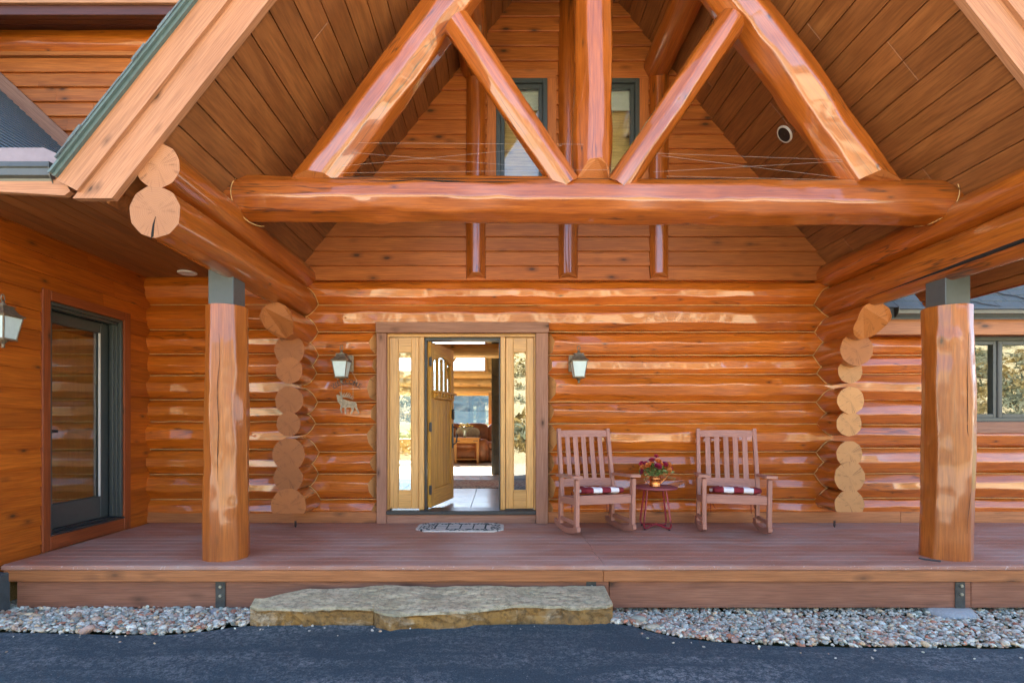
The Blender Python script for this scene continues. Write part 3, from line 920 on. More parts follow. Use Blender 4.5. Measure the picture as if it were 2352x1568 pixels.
# gable windows
for gi, (x0, x1) in enumerate(GW):
    m = MB()
    fw = .055
    for (a, b, c, d) in ((x0, x0+fw, GZ0, GZ1), (x1-fw, x1, GZ0, GZ1), (x0+fw, x1-fw, GZ1-fw, GZ1), (x0+fw, x1-fw, GZ0, GZ0+fw)):
        m.box((a, b), (-.065, .05), (c, d), .004)
    W = m.build('window', M['green'], HOUSE)
    m = MB()
    sw = .05
    for (a, b, c, d) in ((x0+fw, x0+fw+sw, GZ0+fw, GZ1-fw), (x1-fw-sw, x1-fw, GZ0+fw, GZ1-fw), (x0+fw+sw, x1-fw-sw, GZ1-fw-sw, GZ1-fw), (x0+fw+sw, x1-fw-sw, GZ0+fw, GZ0+fw+sw)):
        m.box((a, b), (-.03, .02), (c, d), .003)
    m.build('sash', M['green'], W)
    m = MB(); m.box((x0+fw+sw-.004, x1-fw-sw+.004), (-.008, -.002), (GZ0+fw+sw-.004, GZ1-fw-sw+.004)); m.build('pane', M['glass'], W)
    m = MB(); m.box((x0+fw+.02, x1-fw-.02), (.06, .09), (GZ1-.32, GZ1-.06))
    for q in range(4): m.box((x0+fw+.02, x1-fw-.02), (.052, .062), (GZ1-.30+q*.06, GZ1-.262+q*.06), .004)
    m.build('rolled_blind', M['white'], W)
    for (a, b, c, d, ax) in ((x0-TR, x0, GZ0-TR, GZ1, 'Z'), (x1, x1+TR, GZ0-TR, GZ1, 'Z'), (x0-TR, x1+TR, GZ1, GZ1+TR, 'X')):
        board('casing', M['siding'], W, (a, b), (-.062, .02), (c, d), ax)
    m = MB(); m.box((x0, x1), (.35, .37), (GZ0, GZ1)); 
    board('dark_room_sheet', M['dark'], W, (x0-.4, x1+.4), (.9, .92), (GZ0-.3, GZ1+.3), 'X', 0)  # near-black sheet stands in for the unlit room behind the glass

# ---- porch roof: ceiling boards along the depth, deck above, shingles, rake boards
AL = math.atan(1.26)
cs, sn = math.cos(AL), math.sin(AL)
def roofpt(side, s, n_):
    """s metres down the slope from the apex underside, n_ metres outwards (up)"""
    zap = zl(XC) if side == 0 else zr(XC)
    zap = 7.2115
    sx = -1 if side == 0 else 1
    return (XC+sx*(s*cs+n_*sn), zap-s*sn+n_*cs)
def slope_box(name, mat, parent, side, s0, s1, n0, n1, y0, y1, bev=.003, grain='Y'):
    vv, ff = cbox((y1-y0)/2, (n1-n0)/2, (s1-s0)/2, bev) if grain == 'Y' else cbox((s1-s0)/2, (y1-y0)/2, (n1-n0)/2, bev)
    x, z = roofpt(side, (s0+s1)/2, (n0+n1)/2)
    sx = -1 if side == 0 else 1
    sl_ = Vector((sx*cs, 0, -sn)); nn = Vector((sx*sn, 0, cs)); yy = Vector((0, 1, 0))
    if grain == 'Y': a, b, c = yy, nn, sl_
    else: a, b, c = sl_, yy, nn
    if a.cross(b).dot(c) < 0: b = -b
    mm = MB(); mm.add(vv, ff)
    return mm.build(name, mat, parent, Matrix(((a.x, b.x, c.x, x), (a.y, b.y, c.y, (y0+y1)/2), (a.z, b.z, c.z, z), (0, 0, 0, 1))))
YS = -2.835
CEIL = []
for side in (0, 1):
    smax = (7.2115-2.44)/sn
    m = MB()
    p0, p1, p2, p3 = roofpt(side, -.02, .024), roofpt(side, smax if side else (7.2115-2.74)/sn, .024), roofpt(side, smax if side else (7.2115-2.74)/sn, .372), roofpt(side, -.38, .372)
    m.prism([p0, p1, p2, p3], YS+.002, 5.5)
    if side:                            # the overhang stops where the wing roof comes in
        sv = (7.2115-2.86)/sn
        m = MB(); m.prism([roofpt(1, -.02, .024), roofpt(1, sv, .024), roofpt(1, sv, .372), roofpt(1, -.38, .372)], YS+.002, 5.5)
        m.prism([roofpt(1, sv, .024), roofpt(1, smax, .024), roofpt(1, smax, .372), roofpt(1, sv, .372)], YS+.002, -.85)
    RF = m.build('porch_roof', M['soffit'], HOUSE)
    # boards
    bw = .207; n = int(smax/bw)+1
    for k in range(n):
        s0, s1 = k*bw+.004, min((k+1)*bw-.004, smax)
        if s1 <= s0: continue
        if side == 0 and s1 > (7.2115-2.74)/sn: continue
        jt = YS+random.choice((.55, 1.0, 1.35, 1.9, 2.3, 2.44))
        if side == 0 and (7.2115-s0*sn) < 3.0:
            slope_box('ceiling_board', M['soffit'], RF, side, s0, s1, .002, .022, YS, -2.0); continue
        if side and (7.2115-s1*sn) < 2.80:
            slope_box('ceiling_board', M['soffit'], RF, side, s0, s1, .002, .022, YS, -.85); continue
        slope_box('ceiling_board', M['soffit'], RF, side, s0, s1, .002, .022, YS, jt-.001)
        slope_box('ceiling_board', M['soffit'], RF, side, s0, s1, .002, .022, jt+.001, .06)
    # shingle courses on top
    ns = int((smax+.35)/.14)
    for k in range(ns):
        s0 = -.35+k*.14
        if side == 0 and s0+.2 > (7.2115-2.70)/sn: break
        slope_box('shingle_course', M['shin'], RF, side, s0, s0+.139, .3725, .380+random.uniform(0, .010), YS-.140-random.uniform(0, .012), -.85 if side and 7.2115-s0*sn < 3.0 else 4.0, 0)
    # rake boards (front)
    e = (7.2115-2.77)/sn if side == 0 else smax
    def rake(name, n0, n1, y0, y1, mat, s_end_lo, s_end_hi, par):
        a, b = roofpt(side, -.5, n0), roofpt(side, s_end_lo, n0)
        c, d = roofpt(side, s_end_hi, n1), roofpt(side, -.5, n1)
        # local frame with grain down the slope
        sx = -1 if side == 0 else 1
        ax = Vector((sx*cs, 0, -sn)); az = Vector((sx*sn, 0, cs)); ay = az.cross(ax)
        o = Vector((XC, 0, 7.2115))
        Mx = Matrix(((ax.x, ay.x, az.x, o.x), (ax.y, ay.y, az.y, o.y), (ax.z, ay.z, az.z, o.z), (0, 0, 0, 1)))
        Mi = Mx.inverted()
        mm = MB(); pts = [a, b, c, d]
        v8 = [Mi @ Vector((p[0], y0, p[1])) for p in pts]+[Mi @ Vector((p[0], y1, p[1])) for p in pts]
        mm.add(v8, [(0, 1, 2, 3), (7, 6, 5, 4), (0, 4, 5, 1), (1, 5, 6, 2), (2, 6, 7, 3), (3, 7, 4, 0)])
        return mm.build(name, mat, par, Mx)
    hz = lambda n_: -n_*cs/sn*-1            # extra slope run that keeps a horizontal cut
    rake('rake_board', -.018, .195, YS-.055, YS, M['barge'], e-.018*cs/sn, e+.195*cs/sn, RF)
    rake('rake_trim', .178, .335, YS-.085, YS-.0555, M['barge'], e+.09, e+.12, RF)
    rake('drip_edge', .335, .356, YS-.112, YS-.02, M['drip'], e+.10, e+.11, RF)
    rake('drip_edge', .3565, .372, YS-.135, YS-.02, M['drip'], e+.10, e+.11, RF)
# right eave fascia
board('eave_fascia', M['wingtrim'], HOUSE, (4.612, 4.64), (YS, -.85), (2.43, 2.78), 'Y')

# ---- recessed lamps
def downlight(name, c, nrm, r, label, dark):
    z = Vector(nrm).normalized(); x = z.cross(Vector((0, 1, 0))).normalized(); y = z.cross(x)
    Mx = Matrix(((x.x, y.x, z.x, c[0]), (x.y, y.y, z.y, c[1]), (x.z, y.z, z.z, c[2]), (0, 0, 0, 1)))
    root = empty(name, c); tag(root, label, 'downlight', 'recessed porch lamps')
    m = MB(); m.lathe([(r, -.004), (r, .006), (r*.90, .014), (r*.80, .010)], n=32); m.f.pop(); m.m.pop(); m.sm.pop()
    m.build('trim_ring', M['white'], root, Mx)
    m = MB()
    prof = [(r*.81, .0085), (r*.72, .0065), (r*.45, .0045), (0.001, .0040)]
    nn = 28
    vv, ff = [], []
    for (a, b) in prof:
        for k in range(nn):
            q = 2*PI*k/nn; vv.append((a*math.cos(q), a*math.sin(q), b))
    for i in range(len(prof)-1):
        for k in range(nn): ff.append((i*nn+k, (i+1)*nn+k, (i+1)*nn+(k+1) % nn, i*nn+(k+1) % nn))
    m.add(vv, ff, 0, True)
    m.build('lamp_disc', M['black'] if dark else M['white'], root, Mx)
# right ceiling lamp at pixel (1803,308) on the right slope
ru, rv = (1803-CX)/F, (CY-308)/F
dd = (8.245-H)/(rv+1.26*ru)
nrm = (-sn, 0, -cs)
downlight('recessed_light', (ru*dd+nrm[0]*.004, dd-D0, H+rv*dd+nrm[2]*.004), nrm, .098, 'round black recessed lamp with white ring in sloped ceiling', True)
SZ = 3.005
dd = (SZ-H)*F/(CY-622)
downlight('recessed_light', ((430-CX)*dd/F, dd-D0, SZ-.022), (0, 0, -1), .105, 'flat white recessed lamp in the level soffit above left door', False)
# shallow black disc in the ring paints the dark hollow of the lamp can

# ---- left wing: wall with siding, glass door, soffit, foundation, roof
XW = -4.29
m = MB()
DY0, DY1, DZ0, DZ1 = -1.516, -.520, .135, 2.38
m.box((-9, XW-.03), (-2.45, DY0), (-.36, 3.06)); m.box((-9, XW-.03), (DY1, .1), (-.36, 3.06)); m.box((-9, XW-.03), (DY0, DY1), (DZ1, 3.06)); m.box((-9, XW-.03), (DY0, DY1), (-.36, DZ0))
m.v = [(max(x, -4.52) if (y0 > -2.3) else x, y0, z0) for (x, y0, z0) in m.v]
WING = m.build('wing_wall', M['pine'], HOUSE)
def vboard(y0, y1, z0, z1):
    cy, cz = (y0+y1)/2, (z0+z1)/2
    hy, hz_ = (y1-y0)/2, (z1-z0)/2
    # local x along world Y
    vv = [(-hy, -.020, -hz_), (hy, -.020, -hz_), (hy, -.002, hz_), (-hy, -.002, hz_), (-hy, .03, -hz_), (hy, .03, -hz_), (hy, .03, hz_), (-hy, .03, hz_)]
    mm = MB(); mm.add(vv, [(0, 1, 2, 3), (4, 5, 1, 0), (3, 2, 6, 7), (7, 6, 5, 4), (0, 3, 7, 4), (1, 5, 6, 2)])
    mm.build('siding_board', M['wing'], WING, Matrix.Translation((XW, cy, cz)) @ Matrix.Rotation(R(90), 4, 'Z'))
z = -.10
while z < 3.02:
    z0, z1 = z, min(z+.185, 3.03)
    z += .181
    zc = (z0+z1)/2
    if zc < DZ1+.09: segs = [(-2.45, DY0-.09), (DY1+.105, -.005)]
    else:
        jy = random.uniform(-1.6, -.4); segs = [(-2.45, jy-.001), (jy+.001, -.005)]
    for a, b in segs: vboard(a, b, z0, z1)
board('corner_board', M['wing'], WING, (XW-.03, XW+.03), (-2.49, -2.452), (-.12, 3.03), 'Z')
m = MB(); m.box((-9, -4.17), (-2.60, -2.03), (-.5, -.055), .01)
m.v = [(x, y, zz) for (x, y, zz) in m.v]
m.build('foundation', M['foundation'], HOUSE)
# glass door of the wing
D = board('glass_door', M['wingtrim'], HOUSE, (XW-.06, XW+.030), (DY0-.090, DY0-.002), (.0, DZ1+.10), 'Z', .004)
board('casing', M['wingtrim'], D, (XW-.06, XW+.028), (DY1+.002, DY1+.105), (.0, DZ1+.10), 'Z', .004)
board('casing', M['wingtrim'], D, (XW-.06, XW+.032), (DY0, DY1), (DZ1, DZ1+.098), 'Y', .004)
board('casing', M['wingtrim'], D, (XW-.06, XW+.026), (DY0, DY1), (.0, DZ0), 'Y', .004)
m = MB()
for (a, b, c, d) in ((DY0+.001, DY0+.035, DZ0+.02, DZ1-.001), (DY1-.035, DY1-.001, DZ0+.02, DZ1-.001), (DY0+.035, DY1-.035, DZ1-.035, DZ1-.001)):
    m.box((XW-.20, XW+.012), (a, b), (c, d), .004)
m.box((XW-.10, XW-.02), (DY1-.055, DY1-.035), (DZ0+.03, DZ1-.035), .003); m.box((XW-.09, XW-.05), (DY1-.075, DY1-.055), (DZ0+.03, DZ1-.035), .003)
m.box((XW-.10, XW-.02), (DY0+.035, DY1-.035), (DZ1-.06, DZ1-.035), .003)
m.build('jamb', M['green'], D)
m = MB(); m.box((XW-.20, XW+.035), (DY0+.002, DY1-.002), (DZ0, DZ0+.02), .004); m.box((XW-.16, XW-.06), (DY0+.036, DY1-.036), (DZ0+.02, DZ0+.035), .003); m.build('threshold', M['rubber'], D)
m = MB()
sy0, sy1, sz0, sz1 = DY0+.037, DY1-.057, DZ0+.036, DZ1-.062
for (a, b, c, d) in ((sy0, sy0+.10, sz0, sz1), (sy1-.115, sy1, sz0, sz1), (sy0+.10, sy1-.115, sz1-.11, sz1), (sy0+.10, sy1-.115, sz0, sz0+.24)):
    m.box((XW-.165, XW-.115), (a, b), (c, d), .004)
m.build('sash', M['green'], D)
m = MB(); m.box((XW-.150, XW-.144), (sy0+.095, sy1-.110), (sz0+.235, sz1-.105)); m.build('pane', M['glassd'], D)
m = MB(); m.box((XW-.135, XW-.115), (sy1-.128, sy1-.115), (sz0+.24, sz1-.11), .002); m.build('glazing_bead', M['white'], D)
board('reflection_sheet', M['reflsheet'], D, (XW-.222, XW-.212), (sy0+.02, sy1-.02), (sz0+.1, sz1-.16), 'Z', 0)  # added sheet whose colour stands in for the reflected logs
m = MB(); m.box((XW-.115, XW-.06), (sy0+.04, sy0+.16), (1.12, 1.15), .006); m.build('lever_handle', M['black'], D)
board('dark_room_sheet', M['dark'], D, (XW-.26, XW-.24), (DY0-.2, DY1+.2), (0, 2.6), 'Y', 0)  # black sheet paints the darkness of the wing room
# level soffit of the wing, boards along the depth
m = MB(); m.box((-4.6, -2.45), (-2.80, .05), (SZ+.004, SZ+.03)); SOF = m.build('wing_soffit', M['soffit'], HOUSE)
x = XW+.005
while x < -2.5:
    board('soffit_board', M['soffit'], SOF, (x+.002, x+.150), (-2.78, .05), (SZ-.018, SZ+.003), 'Y', .004); x += .153
# front fascia, gutter, splash guard
m = MB(); m.prism([(-7, 3.15), (-3.03, 2.905), (-2.99, 2.83), (-3.03, 2.80), (-7, 3.36-.33)], YS-.03, YS+.01)
m.v = m.v
c = (-3.6, 0, 3.0)
m.v = [(a, b, d) for a, b, d in m.v]
m.build('eave_fascia', M['barge'], HOUSE)
m = MB(); m.prism([(-7, 3.25), (-3.01, 2.99), (-3.01, 2.865), (-7, 2.97)], YS-.012, YS+.03); m.build('sub_fascia', M['fascia'], HOUSE)
gp = [(-2.90, 3.02), (-2.905, 2.985), (-2.895, 2.975), (-2.893, 2.93), (-2.87, 2.915), (-2.855, 2.868), (-2.75, 2.868), (-2.75, 3.03), (-2.756, 3.03), (-2.756, 2.876), (-2.85, 2.876), (-2.862, 2.92), (-2.886, 2.936), (-2.888, 3.02)]
m = MB(); m.prism(gp, -7.0, -3.115, 'X'); GT = m.build('gutter', M['metal'], HOUSE)
m = MB(); m.prism([(-2.903, 3.02), (-2.903, 2.98), (-2.893, 2.925), (-2.857, 2.868), (-2.75, 2.868), (-2.75, 3.03)], -3.114, -3.108, 'X'); m.build('end_cap', M['metal'], GT)
m = MB(); m.prism([(-7, 3.02), (-3.11, 3.02), (-3.10, 3.05), (-3.16, 3.14), (-3.26, 3.185), (-7, 3.185)], -2.765, -2.757); m.build('splash_guard', M['flash'], GT)
# the wing's shingle slope falling to the right, with a skirt board where it meets the wall
def wz(x): return -.93*x-.397
ang = math.atan(.93); m = MB()
m.prism([(-8.2, wz(-8.2)), (-3.74, wz(-3.74)), (-3.86, 3.05), (-8.2, 3.05)], -2.74, .05); WR = m.build('wing_roof', M['shin'], HOUSE)
for k in range(38):
    s = k*.105
    x1 = -3.80-s*math.cos(ang); z1 = wz(x1)
    mm = MB(); vv, ff = cbox(1.36, .075, .007, 0); mm.add(vv, ff)
    Mx = Matrix.Translation((x1, -1.37+random.uniform(-.01, .01), z1+.018)) @ Matrix.Rotation(ang-.10, 4, 'Y') @ Matrix.Rotation(R(90), 4, 'Z')
    mm.build('shingle_course', M['shin'], WR, Mx)
bar('skirt_board', M['trim'], HOUSE, (-7.2, -.10, wz(-7.2)+.12), (-4.9, -.10, wz(-4.9)+.12), .05, .17, up=(0, 0, 1))
# upper wall behind
m = MB(); m.box((-8.2, -1.2), (.06, .24), (3.0, 6.1)); UP = m.build('upper_wall', M['pine'], HOUSE)
zb2 = PZ(337)
for k in range(-6, 6):
    z0 = zb2+k*EXP+.002*k
    xs = random.uniform(-5.8, -4.2)
    for a, b in ((-8.0, xs), (xs+.002, -1.9)):
        if b-a > .1: trap('siding_board', M['siding'], UP, a, b, a, b, z0, z0+EXP+.004, y0=.0)
z0 = PZ(130); z1 = PZ(72)
log('wall_log', UP, (-8.0, .07, (z0+z1)/2+.02), (-2.0, .07, (z0+z1)/2+.02), (z1-z0)*.56, nA=36, seg=.06, a0=A0, a1=A1)
board('trim_strip', M['fascia'], UP, (-8.0, -2.0), (-.035, .04), (PZ(131), PZ(121)), 'X')
# main eave: dark soffit and fascia
for k in range(4):
    yc_ = -.41+k*.145
    board('soffit_board', M['eave'], UP, (-8.4, -2.2), (yc_-.070, yc_+.070), (5.93+(yc_+.41)*.30, 5.95+(yc_+.41)*.30), 'X', .004, tilt=Matrix.Rotation(.29, 4, 'X'))
board('eave_fascia', M['eave'], UP, (-8.4, -2.2), (-.52, -.482), (5.865, 5.985), 'X')
board('eave_trim', M['barge'], UP, (-8.4, -2.0), (-.56, -.522), (5.972, 6.25), 'X')
# main roof mass (keeps the sun off the porch), back slope and end walls
m = MB(); m.prism([(-.52, 6.22), (5.0, 9.6), (10.2, 5.99), (10.2, 6.2), (5.0, 9.85), (-.52, 6.45)], -9.4, 9.4, 'X'); m.build('main_roof', M['shin'], HOUSE)
m = MB(); m.box((-9.3, -9.1), (.2, 11.6), (-.4, 6.4)); m.box((9.1, 9.3), (.2, 11.6), (-.4, 6.4)); m.build('end_wall', M['siding'], HOUSE)
m = MB(); m.box((1.9, 9.1), (.10, .24), (3.0, 6.3)); m.build('upper_wall', M['siding'], HOUSE)

# ---- right wing: window, fascia, gutter, shingled roof
m = MB(); fw = .05
for (a, b, c, d) in ((WX0, WX0+fw, WZ0, WZ1), (WX1-fw, WX1, WZ0, WZ1), (WX0+fw, WX1-fw, WZ1-fw, WZ1), (WX0+fw, WX1-fw, WZ0, WZ0+fw)):
    m.box((a, b), (-.075, .07), (c, d), .004)
W = m.build('window', M['green'], HOUSE)
mx = PX(2283)
m = MB(); m.box((mx-.012, mx+.012), (-.06, .05), (WZ0+fw, WZ1-fw), .002); m.build('mullion', M['black'], W)
for a, b in ((WX0+fw, mx-.012), (mx+.012, WX1-fw)):
    m = MB(); sw = .045
    for (p, q, c, d) in ((a, a+sw, WZ0+fw, WZ1-fw), (b-sw, b, WZ0+fw, WZ1-fw), (a+sw, b-sw, WZ1-fw-sw, WZ1-fw), (a+sw, b-sw, WZ0+fw, WZ0+fw+sw)):
        m.box((p, q), (-.05, .03), (c, d), .003)
    m.build('sash', M['green'], W)
    m = MB(); m.box((a+sw-.004, b-sw+.004), (-.012, -.006), (WZ0+fw+sw-.004, WZ1-fw-sw+.004)); m.build('pane', M['glass'], W)
board('dark_room_sheet', M['dark'], W, (WX0-.3, WX1+.3), (.55, .57), (WZ0-.3, 2.3), 'X', 0)  # black sheet in place of the shaded room inside
board('window_sill', M['trim'], W, (WX0-.12, WX1+.12), (-.135, .03), (PZ(994), WZ0-.002), 'X')
board('casing', M['trim'], W, (WX0-.11, WX0-.002), (-.10, .05), (WZ0, WZ1), 'Z')
YE = -.25
board('eave_fascia', M['fascia'], HOUSE, (4.43, 9.2), (YE-.02, YE+.02), (PZ(769, YE), PZ(733, YE)), 'X')
board('eave_soffit', M['wingtrim'], HOUSE, (4.3, 9.2), (YE+.021, .05), (PZ(769, YE)+.01, PZ(769, YE)+.03), 'X')
gz = PZ(716, -.38)
gp = [(-.40, gz+.055), (-.405, gz+.03), (-.392, gz+.02), (-.388, gz-.02), (-.365, gz-.03), (-.35, gz-.058), (-.275, gz-.058), (-.275, gz+.06), (-.281, gz+.06), (-.281, gz-.05), (-.345, gz-.05), (-.36, gz-.022), (-.382, gz-.012), (-.39, gz+.055)]
m = MB(); m.prism(gp, 4.66, 9.2, 'X'); GT = m.build('gutter', M['metal'], HOUSE)
m = MB(); m.prism([(-.403, gz+.055), (-.403, gz+.02), (-.39, gz-.02), (-.352, gz-.058), (-.275, gz-.058), (-.275, gz+.06)], 4.652, 4.659, 'X'); m.build('end_cap', M['metal'], GT)
zr0 = gz+.045
m = MB(); m.prism([(-.33, zr0), (4.0, zr0+4.33), (4.0, zr0+4.1), (-.33, zr0-.12)], 4.25, 9.3, 'X'); RR = m.build('wing_roof', M['shin'], HOUSE)
vv, ff = cbox(.148, .115, .006, .002)
mm = MB(); mm.add(vv, ff); shme = None
for k in range(7):
    s = k*.135
    yc_, zc_ = -.33+s*.7071+.08, zr0+s*.7071+.08
    for i in range(16):
        x = 4.55+(.15 if k % 2 else 0)+i*.301
        Mx = Matrix.Translation((x, yc_, zc_+.012)) @ Matrix.Rotation(R(45-3.5), 4, 'X')
        if shme is None: o = mm.build('shingle', M['shin'], RR, Mx); shme = o.data
        else: link('shingle', shme, RR, Mx)
# heating cable with white clips
cab = tag(empty('heating_cable', (5.75, -.3, zr0)), 'black de-icing cable with white clip on blue-grey shingles above gutter', 'cable')
def rp(x, s): return (x, -.33+s*.7071-.018, zr0+s*.7071+.028)
m = MB(); m.tube([rp(5.55, .05), rp(5.62, .22), rp(5.72, .30), rp(5.86, .36), rp(5.98, .34), rp(6.10, .26), rp(6.22, .22), rp(6.30, .14), rp(6.29, .02), rp(6.35, -.06)], .007, 6)
m.build('cable_run', M['cable'], cab)
m = MB(); m.tube([rp(5.50, .18), rp(5.70, .06), rp(5.90, -.02), rp(6.0, -.06)], .006, 6); m.build('cable_run', M['cable'], cab)
for q in (5.80, 5.90, 5.86):
    m = MB(); a = rp(q, .36 if q != 5.86 else .40); m.box((a[0]-.03, a[0]+.03), (a[1]-.02, a[1]+.02), (a[2]-.015, a[2]+.03), .01); m.build('clip', M['white'], cab)

# ---- front door unit: casing, sidelights, open door leaf
YD = -.06
ZS = PZ(1168)                     # threshold top
board('door_casing', M['trim'], HOUSE, (DX0-.005, DX1+.008), (-.175, .10), (PZ(769), PZ(745.5)), 'X', .005)
board('door_casing', M['trim'], HOUSE, (DX0, PX(893)), (-.150, .10), (0, PZ(769)-.001), 'Z', .005)
board('door_casing', M['trim'], HOUSE, (PX(1229), DX1), (-.150, .10), (0, PZ(769)-.001), 'Z', .005)
board('sill_board', M['trim'], HOUSE, (PX(893)+.001, PX(1229)-.001), (-.130, .10), (0, PZ(1177)), 'X', .005)
m = MB(); m.box((PX(893)+.001, PX(1229)-.001), (-.16, .14), (PZ(1177)+.001, ZS), .006); m.build('threshold', M['rubber'], HOUSE)
board('head_jamb', M['fir'], HOUSE, (PX(893)+.001, PX(1229)-.001), (-.09, .14), (PZ(776), PZ(769)-.001), 'X', .003)
for (a, b) in ((893, 896.5), (1225.5, 1229)):
    board('side_jamb', M['fir'], HOUSE, (PX(a)+.001, PX(b)), (-.09, .14), (ZS+.001, PZ(776)-.001), 'Z', .003)
for (a, b) in ((964.5, 976), (1149.5, 1160.5)):
    board('mullion_post', M['fir'], HOUSE, (PX(a), PX(b)), (-.085, .10), (ZS+.001, PZ(776)-.001), 'Z', .006)
for (a, b, g0, g1) in ((896.5, 964, 917, 947), (1161, 1225.5, 1178.5, 1209)):
    x0, x1 = PX(a)+.001, PX(b)-.001; ga, gb = PX(g0), PX(g1)
    zt, zb_ = PZ(777), ZS+.012
    gt, gbz = PZ(809), PZ(1125)
    S = board('sidelight', M['fir'], HOUSE, (x0, ga), (-.06, -.015), (zb_, zt), 'Z', .005)
    board('stile', M['fir'], S, (gb, x1), (-.06, -.015), (zb_, zt), 'Z', .005)
    board('rail', M['fir'], S, (ga+.001, gb-.001), (-.058, -.017), (gt, zt), 'X', .004)
    board('rail', M['fir'], S, (ga+.001, gb-.001), (-.058, -.017), (zb_, gbz), 'X', .004)
    m = MB(); m.box((ga+.001, gb-.001), (-.042, -.036), (gbz, gt)); m.build('pane', M['glasss'], S)
    m = MB()
    bw = .010
    for (p, q, r_, t) in ((ga+.001, ga+bw, gbz, gt), (gb-bw, gb-.001, gbz, gt), (ga+bw, gb-bw, gt-bw, gt), (ga+bw, gb-bw, gbz, gbz+bw)):
        m.box((p, q), (-.056, -.043), (r_, t), .002)
    m.build('glazing_bead', M['fir'], S)
# black weatherstrip round the opening
m = MB()
m.box((PX(976)+.001, PX(980.5)), (-.03, .13), (ZS+.001, PZ(776)-.001)); m.box((PX(1146), PX(1149.5)-.001), (-.03, .13), (ZS+.001, PZ(776)-.001)); m.box((PX(980.5), PX(1146)), (-.03, .13), (PZ(782), PZ(776)-.001))
m.build('weatherstrip', M['rubber'], HOUSE)
# leaf: local x from hinge along the leaf, z up, local y = leaf thickness
HX, HY = PX(981), .02
aL = math.atan2(.89, .212)
LM = Matrix.Translation((HX, HY, ZS+.012)) @ Matrix.Rotation(aL, 4, 'Z')
LW, LH, LT = .905, PZ(783)-ZS-.015, .045
LEAF = empty('door_leaf', (0, 0, 0), 0, HOUSE)
LEAF.matrix_basis = LM
LEAF.matrix_parent_inverse = HOUSE.matrix_basis.inverted()
def lb(name, mat, x, y, z, axis='Z', bev=.004): return board(name, mat, LEAF, x, y, z, axis, bev, local=True)
st = .115
# outer face of the door is local -y (faces +X when open)
lb('stile', M['door'], (0, st), (-LT, 0), (0, LH)); lb('stile', M['door'], (LW-st, LW), (-LT, 0), (0, LH))
lb('rail', M['door'], (st+.001, LW-st-.001), (-LT+.001, -.001), (0, .22), 'X'); 
lb('rail', M['door'], (st+.001, LW-st-.001), (-LT+.001, -.001), (1.36, 1.44), 'X')
m = MB()
z0a, zp = LH-.30, LH-.12
arc = [(st+.001, LH), (LW-st-.001, LH)]+[(LW-st-.001-(LW-2*st-.002)*k/12, z0a+.075+.085*math.sin(PI*k/12)) for k in range(13)]
m.prism(arc, -LT+.001, -.001); m.build('arched_rail', M['door'], LEAF, Matrix.Identity(4), True)
for k in range(6):
    pw = (LW-2*st-.004)/6
    lb('plank', M['door'], (st+.002+k*pw+.003, st+.002+(k+1)*pw-.003), (-LT+.012, -.012), (.221, 1.359), 'Z', .006)
for k in range(1, 4):
    xx = st+(LW-2*st)*k/4
    lb('glazing_bar', M['door'], (xx-.02, xx+.02), (-LT+.003, -.003), (1.441, LH-.17), 'Z')
m = MB(); m.box((st-.004, LW-st+.004), (-LT/2-.003, -LT/2+.003), (1.435, LH-.13)); m.build('pane', M['glassd'], LEAF, Matrix.Identity(4), True)
lb('shelf', M['door'], (.06, LW-.02), (-LT-.055, -LT-.001), (1.43, 1.46), 'X')
lb('shelf_moulding', M['door'], (.09, LW-.05), (-LT-.028, -LT-.001), (1.36, 1.429), 'X')
for k in range(6):
    lb('dentil', M['door'], (.13+k*.115, .185+k*.115), (-LT-.050, -LT-.0285), (1.385, 1.429), 'X')
for z_ in (.22, 1.0, LH-.25):
    m = MB(); m.box((-.012, .028), (-LT-.006, -LT+.02), (z_-.055, z_+.055), .004); m.tube([(-.004, -LT-.004, z_-.06), (-.004, -LT-.004, z_+.06)], .009, 8); m.build('hinge', M['black'], LEAF, Matrix.Identity(4), True)
m = MB(); m.box((LW-.095, LW-.03), (-LT-.03, -LT), (1.10, 1.24), .012); m.build('keypad', M['black'], LEAF, Matrix.Identity(4), True)
m = MB(); m.box((LW-.085, LW-.04), (-LT-.012, -LT), (.70, 1.04), .01); m.tube([(LW-.062, -LT-.01, 1.0), (LW-.062, -LT-.065, .98), (LW-.062, -LT-.07, .88), (LW-.062, -LT-.06, .78), (LW-.062, -LT-.01, .75)], .010, 8); m.build('pull_handle', M['black'], LEAF, Matrix.Identity(4), True)

# ================================================================== interior seen through the door
ZF = ZS-.03
INT = MB(); INT.box((-9.1, 9.1), (.145, 9.5), (ZF-.35, ZF-.012))
IFL = INT.build('interior_floor', M['grout'], HOUSE)
ts = .61
for i in range(-5, 4):
    for j in range(8):
        x0 = -.36+i*ts-.0; y0 = .16+j*.575
        m = MB(); m.box((x0+.003, x0+ts-.003), (y0+.003, y0+.575-.003), (ZF-.012, ZF), .002); m.build('floor_tile', M['floortile'], IFL)
board('carpet', M['carpet'], IFL, (-6.5, 2.5), (4.78, 9.45), (ZF-.010, ZF+.012), 'X', 0)
